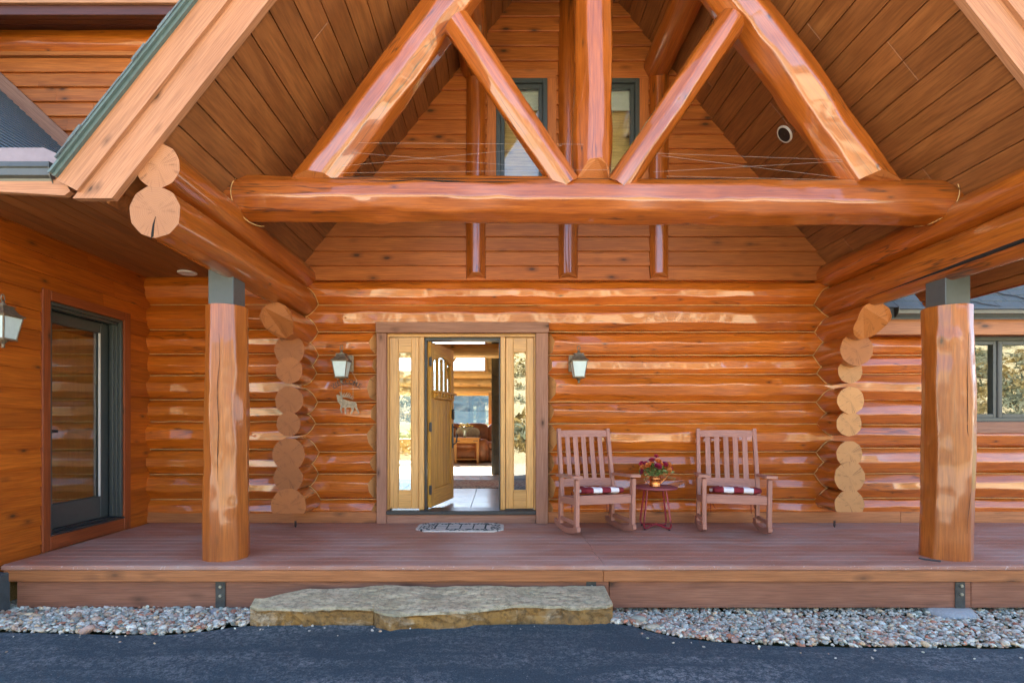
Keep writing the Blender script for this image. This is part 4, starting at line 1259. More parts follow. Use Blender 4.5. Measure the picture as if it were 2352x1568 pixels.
# back wall with two windows (opening X -4.2..-.275), plus unseen side openings added to brighten the room
YB = 9.5
wz0, wz1, uz0, uz1 = .75, 2.07, 2.82, 5.20
m = MB()
m.box((-4.4, -4.2), (YB, YB+.3), (ZF-.3, 6.0)); m.box((-9.1, -8.6), (YB, YB+.3), (ZF-.3, 6.0)); m.box((-8.6, -4.4), (YB, YB+.3), (ZF-.3, wz0)); m.box((-8.6, -4.4), (YB, YB+.3), (uz1, 6.0)); m.box((-.275, 2.2), (YB, YB+.3), (ZF-.3, 6.0)); m.box((8.6, 9.1), (YB, YB+.3), (ZF-.3, 6.0)); m.box((2.2, 8.6), (YB, YB+.3), (ZF-.3, .4)); m.box((2.2, 8.6), (YB, YB+.3), (5.2, 6.0)); m.box((-4.2, -.275), (YB, YB+.3), (ZF-.3, wz0)); m.box((-4.2, -.275), (YB+.1, YB+.3), (wz1, uz0)); m.box((-4.2, -4.1), (YB, YB+.3), (uz0, uz1)); m.box((-.39, -.275), (YB, YB+.3), (uz0, uz1)); m.box((-4.2, -.275), (YB, YB+.3), (uz1, 6.0))
BW = m.build('back_wall', M['pine'], HOUSE)
for k in range(3):
    h = (uz0-wz1)/3; zc = wz1+h*(k+.5)
    log('wall_log', BW, (-4.4, YB+.08, zc), (-.0, YB+.08, zc), h*.56, mat='pine', end='pine', nA=20, seg=.2, amp=.4, a0=A0, a1=A1)
for (a, b, c, d, ax) in ((-.30, -.20, wz0, wz1+.06, 'Z'), (-4.3, -4.2, wz0, wz1+.06, 'Z'), (-.42, -.34, uz0, uz1, 'Z')):
    board('window_frame', M['fir'], BW, (a, b), (YB-.06, YB-.001), (c, d), ax)
board('window_frame', M['fir'], BW, (-4.2, -.3), (YB-.06, YB-.001), (uz0-.06, uz0), 'X')
m = MB(); m.prism([(-1.60, uz0), (-1.52, uz0), (-1.05, 3.5), (-1.13, 3.5)], YB-.05, YB-.002); m.build('gusset', M['fir'], BW)
m = MB(); m.box((-4.2, -.3), (YB+.15, YB+.156), (wz0, wz1)); m.build('pane', M['glass'], BW)
# loft floor and its log beam above the hall
m = MB(); m.box((-9.1, 9.1), (.25, 2.2), (3.32, 3.5)); m.build('loft_floor', M['pine'], HOUSE)
log('loft_beam', HOUSE, (-4, 4.6, PZ(806, 4.6)), (3, 4.6, PZ(806, 4.6)), .155, mat='pine', end='pine', amp=.6)
log('loft_beam', HOUSE, (-4, 1.2, 3.05+.2), (3, 1.2, 3.05+.2), .15, mat='pine', end='pine', amp=.6)
# slate chimney breast
m = MB(); m.box((-.11, 1.9), (4.82, 5.9), (ZF, 5.4)); FP = m.build('chimney_breast', M['grout'], HOUSE)
for j in range(8):
    z0 = ZF+j*.42
    for i in range(4):
        off = 0 if j % 2 else -.2
        x0 = max(-.125, -.125+i*.55+off); x1 = min(1.9, -.125+(i+1)*.55+off)
        if x1-x0 < .05: continue
        m = MB(); m.box((x0+.004, x1-.004), (4.775, 4.82), (z0+.004, z0+.416), .004); m.build('slate_tile', M['slate'], FP)
    m = MB(); m.box((-.15, -.111), (4.80, 5.9), (z0+.004, z0+.416), .004); m.build('slate_tile', M['slate'], FP)
# runner
m = MB(); m.box((-1.0, 1.0), (-.62, .62), (0, .012), .004)
ru = m.build('runner_rug', M['rug'], None, Matrix.Translation((-.05, 2.98, ZF)))
tag(ru, 'dark red patterned runner rug on the tiled hall floor', 'rug')
# sofa
def pillow(mb, c, s, p=3.5, n=14, mi=0):
    vv, ff = [], []
    for i in range(n+1):
        a = -PI/2+PI*i/n
        for j in range(2*n):
            b = PI*j/n
            sgn = lambda q: math.copysign(abs(q)**(2/p), q)
            vv.append((c[0]+s[0]*sgn(math.cos(a))*sgn(math.cos(b)), c[1]+s[1]*sgn(math.cos(a))*sgn(math.sin(b)), c[2]+s[2]*sgn(math.sin(a))))
    for i in range(n):
        for j in range(2*n):
            k = (j+1) % (2*n); ff.append((i*2*n+j, i*2*n+k, (i+1)*2*n+k, (i+1)*2*n+j))
    mb.add(vv, ff, mi, True)
SF = tag(empty('leather_sofa', (-.75, 8.55, ZF+.012)), 'brown leather sectional sofa below the mountain view window', 'sofa')
def spart(name, c, s, p=4): 
    m = MB(); pillow(m, (0, 0, 0), s, p, 12); return m.build(name, M['leather'], SF, Matrix.Translation(c), True)
spart('base', (.15, .05, .21), (1.15, .50, .21), 6)
for x in (-.45, .45): spart('seat_cushion', (x+.2, -.12, .46), (.45, .42, .12), 4)
for x in (-.62, .10, .80): spart('back_cushion', (x, .36, .74), (.40, .19, .36), 3.2)
spart('arm', (-.62, -.18, .40), (.17, .55, .34), 3.4); 
spart('arm', (.30, -.42, .34), (.20, .22, .32), 3.4)
for (x, rz, lab) in ((-.30, .3, 'cream throw pillow on the sofa nearest the rounded leather arm'), (-.12, -.2, 'cream throw pillow between two others on the leather sofa'), (.02, .25, 'cream throw pillow on the sofa farthest from its rounded arm')):
    m = MB(); pillow(m, (0, 0, 0), (.19, .07, .19), 2.6, 10)
    o = m.build('throw_pillow', M['linen'], None, Matrix.Translation((-.75+x, 8.68, ZF+.80)) @ Matrix.Rotation(rz, 4, 'Y') @ Matrix.Rotation(.25, 4, 'X'))
    tag(o, lab, 'pillow', 'sofa throw pillows')
ET = tag(empty('end_table', (-.86, 7.95, ZF+.012)), 'honey oak end table standing against the leather sofa', 'table')
def eb(n_, x, y, z, ax='Z'): return board(n_, M['oak'], ET, x, y, z, ax, .006, local=True)
eb('top', (-.36, .36), (-.27, .27), (.66, .70), 'X'); eb('apron', (-.31, .31), (-.235, -.215), (.55, .66), 'X'); eb('apron', (-.31, .31), (.215, .235), (.55, .66), 'X'); eb('shelf', (-.31, .31), (-.23, .23), (.10, .13), 'X')
for sx in (-1, 1):
    for sy in (-1, 1): eb('leg', (sx*.30-.035, sx*.30+.035), (sy*.21-.03, sy*.21+.03), (0, .66))
    m = MB(); m.box((sx*.24-.06, sx*.24+.06), (-.242, -.235), (.60, .62)); m.build('iron_strap', M['black'], ET, Matrix.Identity(4), True)
VS = tag(empty('flower_vase', (-.92, 7.92, ZF+.712)), 'small glass vase of yellow flowers on oak end table', 'vase')
m = MB(); m.lathe([(.035, 0), (.04, .05), (.035, .16), (.045, .2)], n=16); m.build('vase', M['frost'], VS, Matrix.Identity(4), True)
for k in range(9):
    q = 2.4*k; a = .05+.02*k
    m = MB(); m.tube([(0, 0, .1), (a*math.cos(q), a*.6*math.sin(q), .30+.02*(k % 4))], .004, 5); m.build('stem', M['leafl'], VS, Matrix.Identity(4), True)
    m = MB(); pillow(m, (a*math.cos(q), a*.6*math.sin(q), .31+.02*(k % 4)), (.035, .03, .02), 2, 5); m.build('bloom', M['yellow'], VS, Matrix.Identity(4), True)

# ================================================================== deck
YDF = -2.02
DECK = tag(empty('porch_deck', (.82, -1.0, -.345)), 'low porch deck of faded red-brown composite boards with timber rim', 'deck')
xs0, xs1, xj = -4.25, 9.0, .905
y = -.02-.0
nb = 14
bw = (2.02-.0)/nb
for k in range(nb):
    y1 = .0-k*bw; y0 = y1-bw
    jx = xj+(random.uniform(-.01, .01))
    lx = -4.255
    for (a, b) in ((lx, jx-.0015), (jx+.0015, 9.0)):
        board('deck_board', M['deck'], DECK, (a, b), (y0+.0020, y1-.0020), (-.028, 0.0), 'X', .003)
board('deck_nosing', M['deck'], DECK, (-4.24, 9.0), (YDF-.035, YDF+.001), (-.040, -.0005), 'X', .008)
for (a, b) in ((-4.22, .893), (.896, 9.0)):
    board('deck_fascia', M['fascia'], DECK, (a, b), (YDF-.030, YDF+.008), (-.137, -.042), 'X', .005)
for (a, b) in ((-4.14, .948), (.951, 4.06), (4.064, 9.0)):
    board('rim_beam', M['skirt'], DECK, (a, b), (YDF+.010, YDF+.10), (-.372, -.138), 'X', .006)
m = MB(); m.box((-4.2, 9.0), (YDF+.3, -.1), (-.07, -.045)); 
for k in range(12): m.box((-4.0+k*1.1, -3.96+k*1.1), (YDF+.1, -.05), (-.26, -.03))
m.build('joist', M['dark'], DECK)
def bracket(x, z0, z1, bolts):
    B = MB(); B.box((x-.042, x+.042), (YDF-.002, YDF+.0095), (z0, z1), .003)
    o = B.build('steel_bracket', M['bracket'], DECK)
    for zb_ in bolts:
        m = MB(); m.tube([(x+.004, YDF-.002, zb_), (x+.004, YDF-.016, zb_)], .013, 6); m.build('bolt', M['bolt'], o)
bracket(PX(506, YDF), -.370, -.142, (-.185, -.262))
bracket(PX(1358, YDF), -.370, -.142, (-.185,))
bracket(PX(2206, YDF), -.370, -.148, (-.178, -.250))
for px, r in ((PX(518, -2.05), .17), (PX(2190, -2.05), .20)):
    m = MB(); m.lathe([(r, -.14), (r*1.0, .02), (r*.97, .05), (r*.86, .078)], (px, -1.985, -.4515), 28); m.build('concrete_pier', M['concrete'], DECK)

# ================================================================== stone step
def step():
    rs = np.random.RandomState(21)
    ZT, ZB = -.172, -.40
    front = [(573, 1396), (612, 1401), (700, 1399), (756, 1396), (857, 1396), (862, 1404), (880, 1414), (960, 1411), (1046, 1410), (1066, 1402), (1100, 1397), (1190, 1393), (1290, 1394), (1330, 1397), (1392, 1394), (1408, 1390)]
    back = [(604, 1374), (650, 1361), (700, 1352), (760, 1350), (880, 1349), (1000, 1349), (1100, 1347), (1200, 1346), (1300, 1345), (1400, 1346)]
    def g(u, v, z):
        d = (H-z)*F/(v-CY); return ((u-CX)*d/F, d-D0)
    fp = [g(u, v, ZT-(.062 if 870 < u < 1060 else .044)) for u, v in front]
    bp = [(g(u, v, ZT)[0], min(g(u, v, ZT)[1], YDF-.004)) for u, v in back]
    fx, fy = np.array([p[0] for p in fp]), np.array([p[1] for p in fp])
    bx, by = np.array([p[0] for p in bp]), np.array([p[1] for p in bp])
    x0, x1 = fx.min(), fx.max()
    # break points of the fractured face: crisp flats between them
    cuts = [x0]
    while cuts[-1] < x1-.12: cuts.append(cuts[-1]+rs.uniform(.06, .22))
    cuts = np.array(sorted(set(cuts+[x1]+list(fx))))
    xs = []
    for a, b in zip(cuts[:-1], cuts[1:]):
        n = max(1, int((b-a)/.05)); xs += [a+(b-a)*k/n for k in range(n)]
    xs.append(x1); xs = np.array(xs)
    jag = np.interp(xs, cuts, rs.uniform(-.010, .010, len(cuts)))
    lip = np.interp(xs, cuts, rs.uniform(-.012, .004, len(cuts)))
    levels = [0, .10, .22, .45, .72, 1.0]
    offs = [np.interp(xs, cuts, rs.uniform(lo, hi, len(cuts))) for lo, hi in ((0, 0), (-.006, .010), (-.002, .022), (.0, .030), (-.004, .026), (.0, .035))]
    NV = 22
    m = MB(); vv = []
    t1, t2 = vnoise(rs, 4, .09), vnoise(rs, 4, .35)
    for i, x in enumerate(xs):
        yf = np.interp(x, fx, fy)+jag[i]; yb = np.interp(x, bx, by)
        s_ = np.array([x-x0])
        for j in range(NV+1):
            t = j/NV; yy = yb+(yf-yb)*t
            lay = .007*math.floor(2.2*(.5+.5*math.sin(x*2.1+yy*5+1.4*math.sin(x*5.3)))+.3)   # split layers
            vv.append((x, yy, ZT+lay+.004*math.sin(x*9+yy*13)+.003*rs.uniform(-1, 1)+.005*t2(s_)[0]-.044*t+(lip[i] if j == NV else 0)))
        zt = vv[-1][2]
        for k in range(1, len(levels)):
            vv.append((x, yf+offs[k][i]+.003*rs.uniform(-1, 1), zt+(ZB-zt)*levels[k]))
    row = NV+len(levels); NX = len(xs)-1
    m.add(vv, [], 0)
    for i in range(NX):
        for j in range(row-1):
            a = i*row+j
            m.f.append((a, a+1, a+row+1, a+row)); m.m.append(0 if j < NV+1 else 1); m.sm.append(False)
    for i in (0, NX):
        base = i*row; loop = [base+j for j in range(row)]
        n0 = len(m.v); m.v.append((vv[base][0], vv[base][1], ZB)); loop.append(n0)
        m.f.append(tuple(loop)); m.m.append(1); m.sm.append(False)
    o = m.build('stone_step', [M['stonetop'], M['stoneside']])
    return tag(o, 'long rough flagstone step of tan and rust stone below the deck', 'step')
step()

# ================================================================== gravel
def gravel():
    rs = np.random.RandomState(5)
    t = (1+5**.5)/2
    iv = np.array([(-1, t, 0), (1, t, 0), (-1, -t, 0), (1, -t, 0), (0, -1, t), (0, 1, t), (0, -1, -t), (0, 1, -t), (t, 0, -1), (t, 0, 1), (-t, 0, -1), (-t, 0, 1)], float)
    iv /= np.linalg.norm(iv[0])
    fi = [(0, 11, 5), (0, 5, 1), (0, 1, 7), (0, 7, 10), (0, 10, 11), (1, 5, 9), (5, 11, 4), (11, 10, 2), (10, 7, 6), (7, 1, 8), (3, 9, 4), (3, 4, 2), (3, 2, 6), (3, 6, 8), (3, 8, 9), (4, 9, 5), (2, 4, 11), (6, 2, 10), (8, 6, 7), (9, 8, 1)]
    vl = [tuple(v) for v in iv]; cache = {}; f2 = []
    def mid(a, b):
        k = (min(a, b), max(a, b))
        if k not in cache:
            q = np.array(vl[a])+np.array(vl[b]); q /= np.linalg.norm(q); vl.append(tuple(q)); cache[k] = len(vl)-1
        return cache[k]
    for a, b, c in fi:
        ab, bc, ca = mid(a, b), mid(b, c), mid(c, a); f2 += [(a, ab, ca), (b, bc, ab), (c, ca, bc), (ab, bc, ca)]
    base = np.array(vl); faces = np.array(f2)
    ex, ey = np.array([p[0] for p in ep2]), np.array([p[1] for p in ep2])
    pal = np.array([(.60, .56, .46), (.48, .47, .40), (.70, .63, .49), (.30, .31, .27), (.46, .32, .22), (.44, .19, .11), (.58, .43, .26), (.26, .29, .23), (.68, .63, .53), (.40, .26, .20)])
    pw = np.array([.2, .16, .13, .10, .09, .07, .08, .06, .07, .04])
    V, C = [], []
    def put(x, y, z, s):
        q = rs.normal(size=4); q /= np.linalg.norm(q)
        # mostly lying flat
        a = rs.uniform(0, 2*PI); tl = rs.normal(0, .35, 2)
        Rm = np.array(Matrix.Rotation(a, 3, 'Z') @ Matrix.Rotation(tl[0], 3, 'X') @ Matrix.Rotation(tl[1], 3, 'Y'))
        sc = np.array([s*rs.uniform(.9, 1.5), s*rs.uniform(.7, 1.0), s*rs.uniform(.45, .75)])
        p = base*(1+rs.normal(0, .07, (len(base), 1)))*sc
        V.append(p @ Rm.T+np.array([x, y, z]))
        c = np.minimum(pal[rs.choice(len(pal), p=pw)]*rs.uniform(.85, 1.5)*np.array([1.04, 1.0, .93]), .85)
        C.append(np.tile(c, (len(base), 1)))
    def region(x0, x1, n, s0, s1, ymin_extra=0):
        k = 0
        while k < n:
            x = rs.uniform(x0, x1); yb = -1.72; yf = np.interp(x, ex, ey)+.02
            if x < -.9 and x > -2.05 and False: continue
            y = rs.uniform(yf, yb)
            s = rs.uniform(s0, s1)*(1.7 if rs.rand() < .05 else (.6 if rs.rand() < .3 else 1))
            t = (y-yf)/(yb-yf)
            slope = ZA+.010-(.085 if x > 0 else .045)*min(1, t*1.6)
            put(x, y, slope+rs.uniform(-.012, .016), s); k += 1
    region(-4.7, -1.85, 4600, .011, .024)
    region(.80, 5.6, 10500, .010, .020)
    for _ in range(70):
        x = rs.uniform(-4.4, 5.0); yf = np.interp(x, ex, ey)
        put(x, yf-abs(rs.normal(0, .10)), ZA+.004, rs.uniform(.004, .011))
    n = len(base); nP = len(V)
    allv = np.concatenate(V); allc = np.clip(np.concatenate(C), 0, 1)
    allf = (faces[None]+(np.arange(nP)*n)[:, None, None]).reshape(-1, 3)
    me = bpy.data.meshes.new('gravel')
    me.vertices.add(len(allv)); me.vertices.foreach_set('co', allv.ravel())
    me.loops.add(allf.size); me.loops.foreach_set('vertex_index', allf.ravel().astype(np.int32))
    me.polygons.add(len(allf)); me.polygons.foreach_set('loop_start', np.arange(0, allf.size, 3, dtype=np.int32))
    me.polygons.foreach_set('use_smooth', np.ones(len(allf), bool))
    me.update(); me.validate()
    at = me.color_attributes.new('tint', 'FLOAT_COLOR', 'POINT')
    at.data.foreach_set('color', np.hstack([allc, np.ones((len(allc), 1))]).ravel())
    me.materials.append(M['pebble'])
    tag(link('gravel', me), 'rounded multicoloured river gravel along the deck', 'gravel', kind='stuff')
gravel()
# a few larger cobbles that stand out
for (u, v, s, col, lab) in ((1500, 1443, .045, (.50, .42, .28), 'tan rounded cobble at the gravel edge beside the flagstone step'), (1466, 1424, .048, (.36, .37, .28), 'flat olive cobble in the gravel close to the flagstone step'), (1473, 1418, .034, (.42, .22, .15), 'reddish square cobble in gravel right beside the flagstone step')):
    d = (H-ZA)*F/(v-CY)
    m = MB(); pillow(m, (0, 0, 0), (s*1.35, s*.85, s*.55), 2.2, 8)
    rs = np.random.RandomState(u)
    m.v = [(a*(1+rs.uniform(-.05, .05)), b*(1+rs.uniform(-.05, .05)), c) for a, b, c in m.v]
    o = m.build('cobble', plain('cobble_%d' % u, col, .7, nscale=40, bump=.2), None, Matrix.Translation(((u-CX)*d/F, d-D0, ZA+.012)) @ Matrix.Rotation(rs.uniform(-.4, .4), 4, 'Z'))
    tag(o, lab, 'stone')

# ================================================================== rocking chairs
def rocking_chair(x, y, rz, label):
    root = tag(empty('rocking_chair', (x, y, 0), rz), label, 'chair', 'porch rocking chairs')
    mt = M['chair']
    hw = .325
    Rk = 1.05
    def rock_z(yy): return Rk-math.sqrt(Rk*Rk-(yy-.02)**2)+.001
    for sx in (-1, 1):
        # rocker
        m = MB(); n = 18; top, bot = [], []
        for k in range(n+1):
            yy = -.345+.69*k/n
            bot.append((yy, rock_z(yy))); top.append((yy, rock_z(yy)+.062-(.012 if k in (0, n) else 0)))
        m.prism(bot+top[::-1], sx*hw-.02, sx*hw+.02, 'X')
        m.v = [(v[0], v[1], v[2]) for v in m.v]
        m.build('rocker', mt, root, Matrix.Identity(4), True)
        bar('front_leg', mt, root, (sx*hw, -.29, rock_z(-.29)+.05), (sx*(hw+.003), -.30, .615), .042, .066, up=(0, -1, 0), local=True)
        bar('back_leg', mt, root, (sx*(hw-.005), .20, rock_z(.20)+.05), (sx*(hw-.005), .185, .46), .040, .066, up=(0, -1, 0), local=True)
        bar('back_post', mt, root, (sx*(hw-.005), .150, .37), (sx*(hw-.015), .300, 1.150), .042, .052, up=(0, -1, 0), local=True)
        bar('side_rail', mt, root, (sx*(hw-.002), -.265, .375), (sx*(hw-.002), .19, .345), .026, .075, up=(0, 0, 1), local=True)
        bar('stretcher', mt, root, (sx*hw, -.28, .145), (sx*hw, .195, .135), .022, .045, up=(0, 0, 1), local=True)
        # arm: widened front, rounded
        m = MB(); m.prism([(-.050, -.36), (.050, -.36), (.062, -.345), (.062, -.26), (.034, .02), (.030, .24), (-.030, .24), (-.034, .02), (-.062, -.26), (-.062, -.345)], -.014, .014, 'Z')
        m.build('arm', mt, root, Matrix.Translation((sx*(hw+.012), 0, .628)) @ Matrix.Rotation(R(-2.5), 4, 'X'), True)
    bar('front_rail', mt, root, (-hw+.02, -.30, .388), (hw-.02, -.30, .388), .026, .085, up=(0, 0, 1), local=True)
    bar('rear_rail', mt, root, (-hw+.02, .18, .35), (hw-.02, .18, .35), .026, .07, up=(0, 0, 1), local=True)
    for k in range(7):
        yy = -.272+k*.066; zz = .432-.0*k-.055*(k/6)
        bar('seat_slat', mt, root, (-hw+.022, yy, zz), (hw-.022, yy, zz), .056, .018, up=(0, 0, 1), local=True)
    def bp(t): return Vector((0, .150, .37))+Vector((0, .150, .780))*t
    a = bp(.925)
    # curved top rail and lower rail
    for (t, hh) in ((.925, .075), (.205, .085)):
        m = MB(); n = 8; c = bp(t); vv = []; 
        for k in range(n+1):
            xx = -hw+.03+(2*hw-.06)*k/n
            bow = .022*(1-(2*k/n-1)**2)
            for (dy, dz) in ((-.013, -hh/2), (.013, -hh/2), (.013, hh/2+bow*.25), (-.013, hh/2+bow*.25)):
                vv.append((xx, c.y+dy+bow+dz*.19, c.z+dz))
        ff = [(k*4+j, k*4+(j+1) % 4, (k+1)*4+(j+1) % 4, (k+1)*4+j) for k in range(n) for j in range(4)]+[(3, 2, 1, 0), (n*4, n*4+1, n*4+2, n*4+3)]
        m.add(vv, ff); m.build('back_rail', mt, root, Matrix.Identity(4), True)
    for k in range(5):
        xx = -.205+k*.1025
        b0, b1 = bp(.24), bp(.90)
        bo = .022*(1-(xx/.3)**2)
        bar('back_slat', mt, root, (xx, b0.y+bo, b0.z), (xx, b1.y+bo, b1.z), .014, .058, up=(1, 0, 0), local=True)
    return root
def cushion(chair, label):
    m = MB(); pillow(m, (0, 0, 0), (.255, .225, .036), 4.2, 16)
    rs = np.random.RandomState(4)
    m.v = [(a, b, c+.004*math.sin(a*31)+.004*math.sin(b*27+a*9)) for a, b, c in m.v]
    root = empty('seat_cushion', chair.location, chair.rotation_euler.z); tag(root, label, 'cushion', 'striped seat cushions')
    m.build('cushion_pad', M['stripe'], root, Matrix.Translation((.03, -.055, .466)) @ Matrix.Rotation(R(-5.5), 4, 'X'), True)
    for sx in (-.2, .24):
        for q in (0, 1):
            m = MB(); m.tube([(sx, .165, .42), (sx+.01+.02*q, .185, .33), (sx+.012+.035*q, .19, .25), (sx+.02+.05*q, .20, .17+.05*q)], .004, 5); m.build('cushion_tie', M['tie'], root, Matrix.Identity(4), True)
    if sx and 'beside' in label:
        pass
c1 = rocking_chair(1.075, -.57, R(14), 'brown slatted rocking chair beside the front door casing')
c2 = rocking_chair(2.625, -.57, R(-13), 'brown slatted rocking chair nearer the stacked corner logs')
cushion(c1, 'red and white striped cushion on the rocking chair by the front door')
cushion(c2, 'red and white striped cushion on rocking chair near corner logs')
# white tag on the first cushion
m = MB(); m.prism([(-.05, -.02), (.05, -.03), (.06, .03), (0, .02), (-.06, .03)], 0, .002, 'Z')

# ================================================================== side table, copper can, flowers
tx, ty = 1.82, -.405
ST = tag(empty('side_table', (tx, ty, 0)), 'small round red metal side table between the rocking chairs', 'table')
m = MB(); m.lathe([(.235, .458), (.246, .462), (.2485, .472), (.2465, .481), (.240, .483)], n=48); m.build('table_top', M['tabletop'], ST, Matrix.Identity(4), True)
for k in (0, 1):
    a = R(38+90*k); ca, sa = math.cos(a), math.sin(a)
    def q(s, z): return (s*ca, s*sa, z+(.004 if k else 0))
    pts = [q(-.145, .46), q(-.205, .11), q(-.212, .06), q(-.205, .032), q(-.185, .018), q(-.15, .020), q(0, .046-.006*k), q(.15, .020), q(.185, .018), q(.205, .032), q(.212, .06), q(.205, .11), q(.145, .46)]
    m = MB(); m.tube(pts, .0105, 10); m.build('leg_loop', M['redmetal'], ST, Matrix.Identity(4), True)
    for s in (-1, 1):
        m = MB(); m.lathe([(.010, 0), (.013, .004), (.011, .014)], q(s*.19, -.004*k), 12); m.build('foot', M['black'], ST, Matrix.Identity(4), True)
CAN = tag(empty('watering_can', (tx-.008, ty-.02, .483)), 'small copper watering can used as a flower pot', 'watering can')
m = MB()
prof = [(.062, 0), (.064, .003), (.064, .016), (.0625, .018), (.0625, .086), (.0645, .088), (.0645, .096), (.0625, .098), (.0625, .104), (.064, .106), (.064, .116), (.0655, .118), (.0655, .124), (.058, .124), (.057, .03)]
m.lathe(prof, n=32); m.build('can_body', M['copper'], CAN, Matrix.Identity(4), True)
m = MB(); m.tube([(-.062, 0, .105), (-.085, 0, .118), (-.108, 0, .108), (-.118, 0, .085), (-.108, 0, .058), (-.085, 0, .038), (-.062, 0, .028)], .0045, 8); m.build('handle', M['copper'], CAN, Matrix.Identity(4), True)
m = MB(); m.tube([(.060, 0, .035), (.085, 0, .058), (.13, 0, .105)], [.010, .008, .006], 10); m.tube([(.128, 0, .103), (.14, 0, .115)], [.006, .016], 10); m.build('spout', M['copper'], CAN, Matrix.Identity(4), True)
FB = tag(empty('flower_bouquet', (tx-.008, ty-.02, .60)), 'bouquet of orange and wine red roses in the copper can', 'flowers')
rs = random.Random(5)
def rose_mesh():
    m = MB()
    for ring, (n_, r0, r1, h0, h1) in enumerate(((3, .004, .009, .004, .026), (4, .008, .017, .0, .024), (5, .012, .026, -.004, .018), (6, .016, .034, -.008, .010))):
        for k in range(n_):
            q = 2*PI*k/n_+ring*.7; w_ = 1.25*PI/n_
            pts = []
            for (rr, hh, ww) in ((r0*.4, h0-.006, .5), (r0+(r1-r0)*.55, h0+(h1-h0)*.55, 1.0), (r1, h1, .75)):
                for s in (-1, 0, 1):
                    a = q+s*w_*ww; pts.append((rr*math.cos(a), rr*math.sin(a), hh-(0 if s == 0 else .002)))
            m.add(pts, [(0, 1, 4, 3), (1, 2, 5, 4), (3, 4, 7, 6), (4, 5, 8, 7)], 0, True)
    return m
rm = rose_mesh()
ro = rm.build('rose', M['orange'], FB, Matrix.Translation((0, 0, .2)), True)
me_o = ro.data; me_w = me_o.copy(); me_w.materials.clear(); me_w.materials.append(M['wine'])
def place(me, p, sc, first=False):
    d = Vector((p[0], p[1]-.05, max(.02, p[2]-.02))).normalized()
    Mx = Matrix.Translation(p) @ d.to_track_quat('Z', 'Y').to_matrix().to_4x4() @ Matrix.Rotation(rs.uniform(0, 6), 4, 'Z') @ Matrix.Scale(sc, 4)
    if first: ro.matrix_basis = Mx; return ro
    return link('rose', me, FB, Mx, True)
# (x, z) in metres seen from the front, from the photograph, depth by hand
spec = [(-.085, .090, -.03, 'o', .95), (-.145, .060, .0, 'o', .9), (-.15, .105, .03, 'w', .8), (-.155, .018, -.02, 'w', .8), (-.035, .145, .0, 'w', .95), (.03, .135, -.02, 'o', 1.0), (.02, .19, .02, 'w', .8), (.015, .078, -.06, 'w', 1.05), (.105, .098, -.03, 'w', 1.0), (.16, .10, .0, 'o', .9), (.15, .042, -.03, 'o', 1.05), (.185, .05, .02, 'w', .8), (.06, .10, -.04, 'o', .7), (-.02, .10, .06, 'o', .9), (.06, .13, .07, 'w', .9), (-.09, .10, .08, 'w', .9), (.12, .06, .09, 'o', .9), (-.12, .03, .09, 'o', .8), (-.14, -.005, -.01, 'o', .6), (.145, -.01, -.03, 'o', .5)]
for i, (x, z, y, c, s) in enumerate(spec):
    place(me_o if c == 'o' else me_w, (x, y, z+.040), s*1.28, i == 0)
lm = MB(); lm.add([(0, 0, 0), (.016, .006, .020), (.018, .004, .045), (0, 0, .075), (-.018, .004, .045), (-.016, .006, .020), (0, -.004, .035)], [(0, 1, 6), (1, 2, 6), (2, 3, 6), (3, 4, 6), (4, 5, 6), (5, 0, 6)])
lo = lm.build('leaf', M['leaf'], FB, Matrix.Translation((0, 0, .06)), True)
me_l = lo.data; me_l2 = me_l.copy(); me_l2.materials.clear(); me_l2.materials.append(M['leafl'])
for k in range(64):
    q = rs.uniform(0, 2*PI); rad = rs.uniform(.01, .15); zz = rs.uniform(.0, .10)*(1-rad*2.5)+.012
    p = (rad*math.cos(q), rad*.75*math.sin(q), zz)
    d = Vector((p[0]+rs.uniform(-.05, .05), p[1]-.03+rs.uniform(-.05, .05), rs.uniform(-.02, .09))).normalized()
    Mx = Matrix.Translation(p) @ d.to_track_quat('Z', 'Y').to_matrix().to_4x4() @ Matrix.Rotation(rs.uniform(0, 6), 4, 'Z') @ Matrix.Scale(rs.uniform(.6, 1.05), 4)
    link('leaf', me_l if rs.random() < .62 else me_l2, FB, Mx, True)
m = MB()
for k in range(20):
    q = 2*PI*k/20; a = .12
    m.tube([(.02*math.cos(q), .02*math.sin(q), -.02), (.09*math.cos(q)*rs.uniform(.5, 1.3), .07*math.sin(q), .06+.05*rs.random())], .0025, 4)
m.build('stems', M['leaf'], FB, Matrix.Identity(4), True)
m = MB()
for (x, z) in ((.21, -.03), (.20, -.045), (.215, -.015), (-.13, -.045), (-.14, -.03), (.05, .03), (.02, .02), (.08, .025), (.0, .035)):
    pillow(m, (x, -.05, z), (.006, .006, .006), 2, 4)
    m.tube([(x*.4, -.04, .02), (x, -.05, z)], .0012, 4)
m.build('filler_sprig', M['leafl'], FB, Matrix.Identity(4), True)

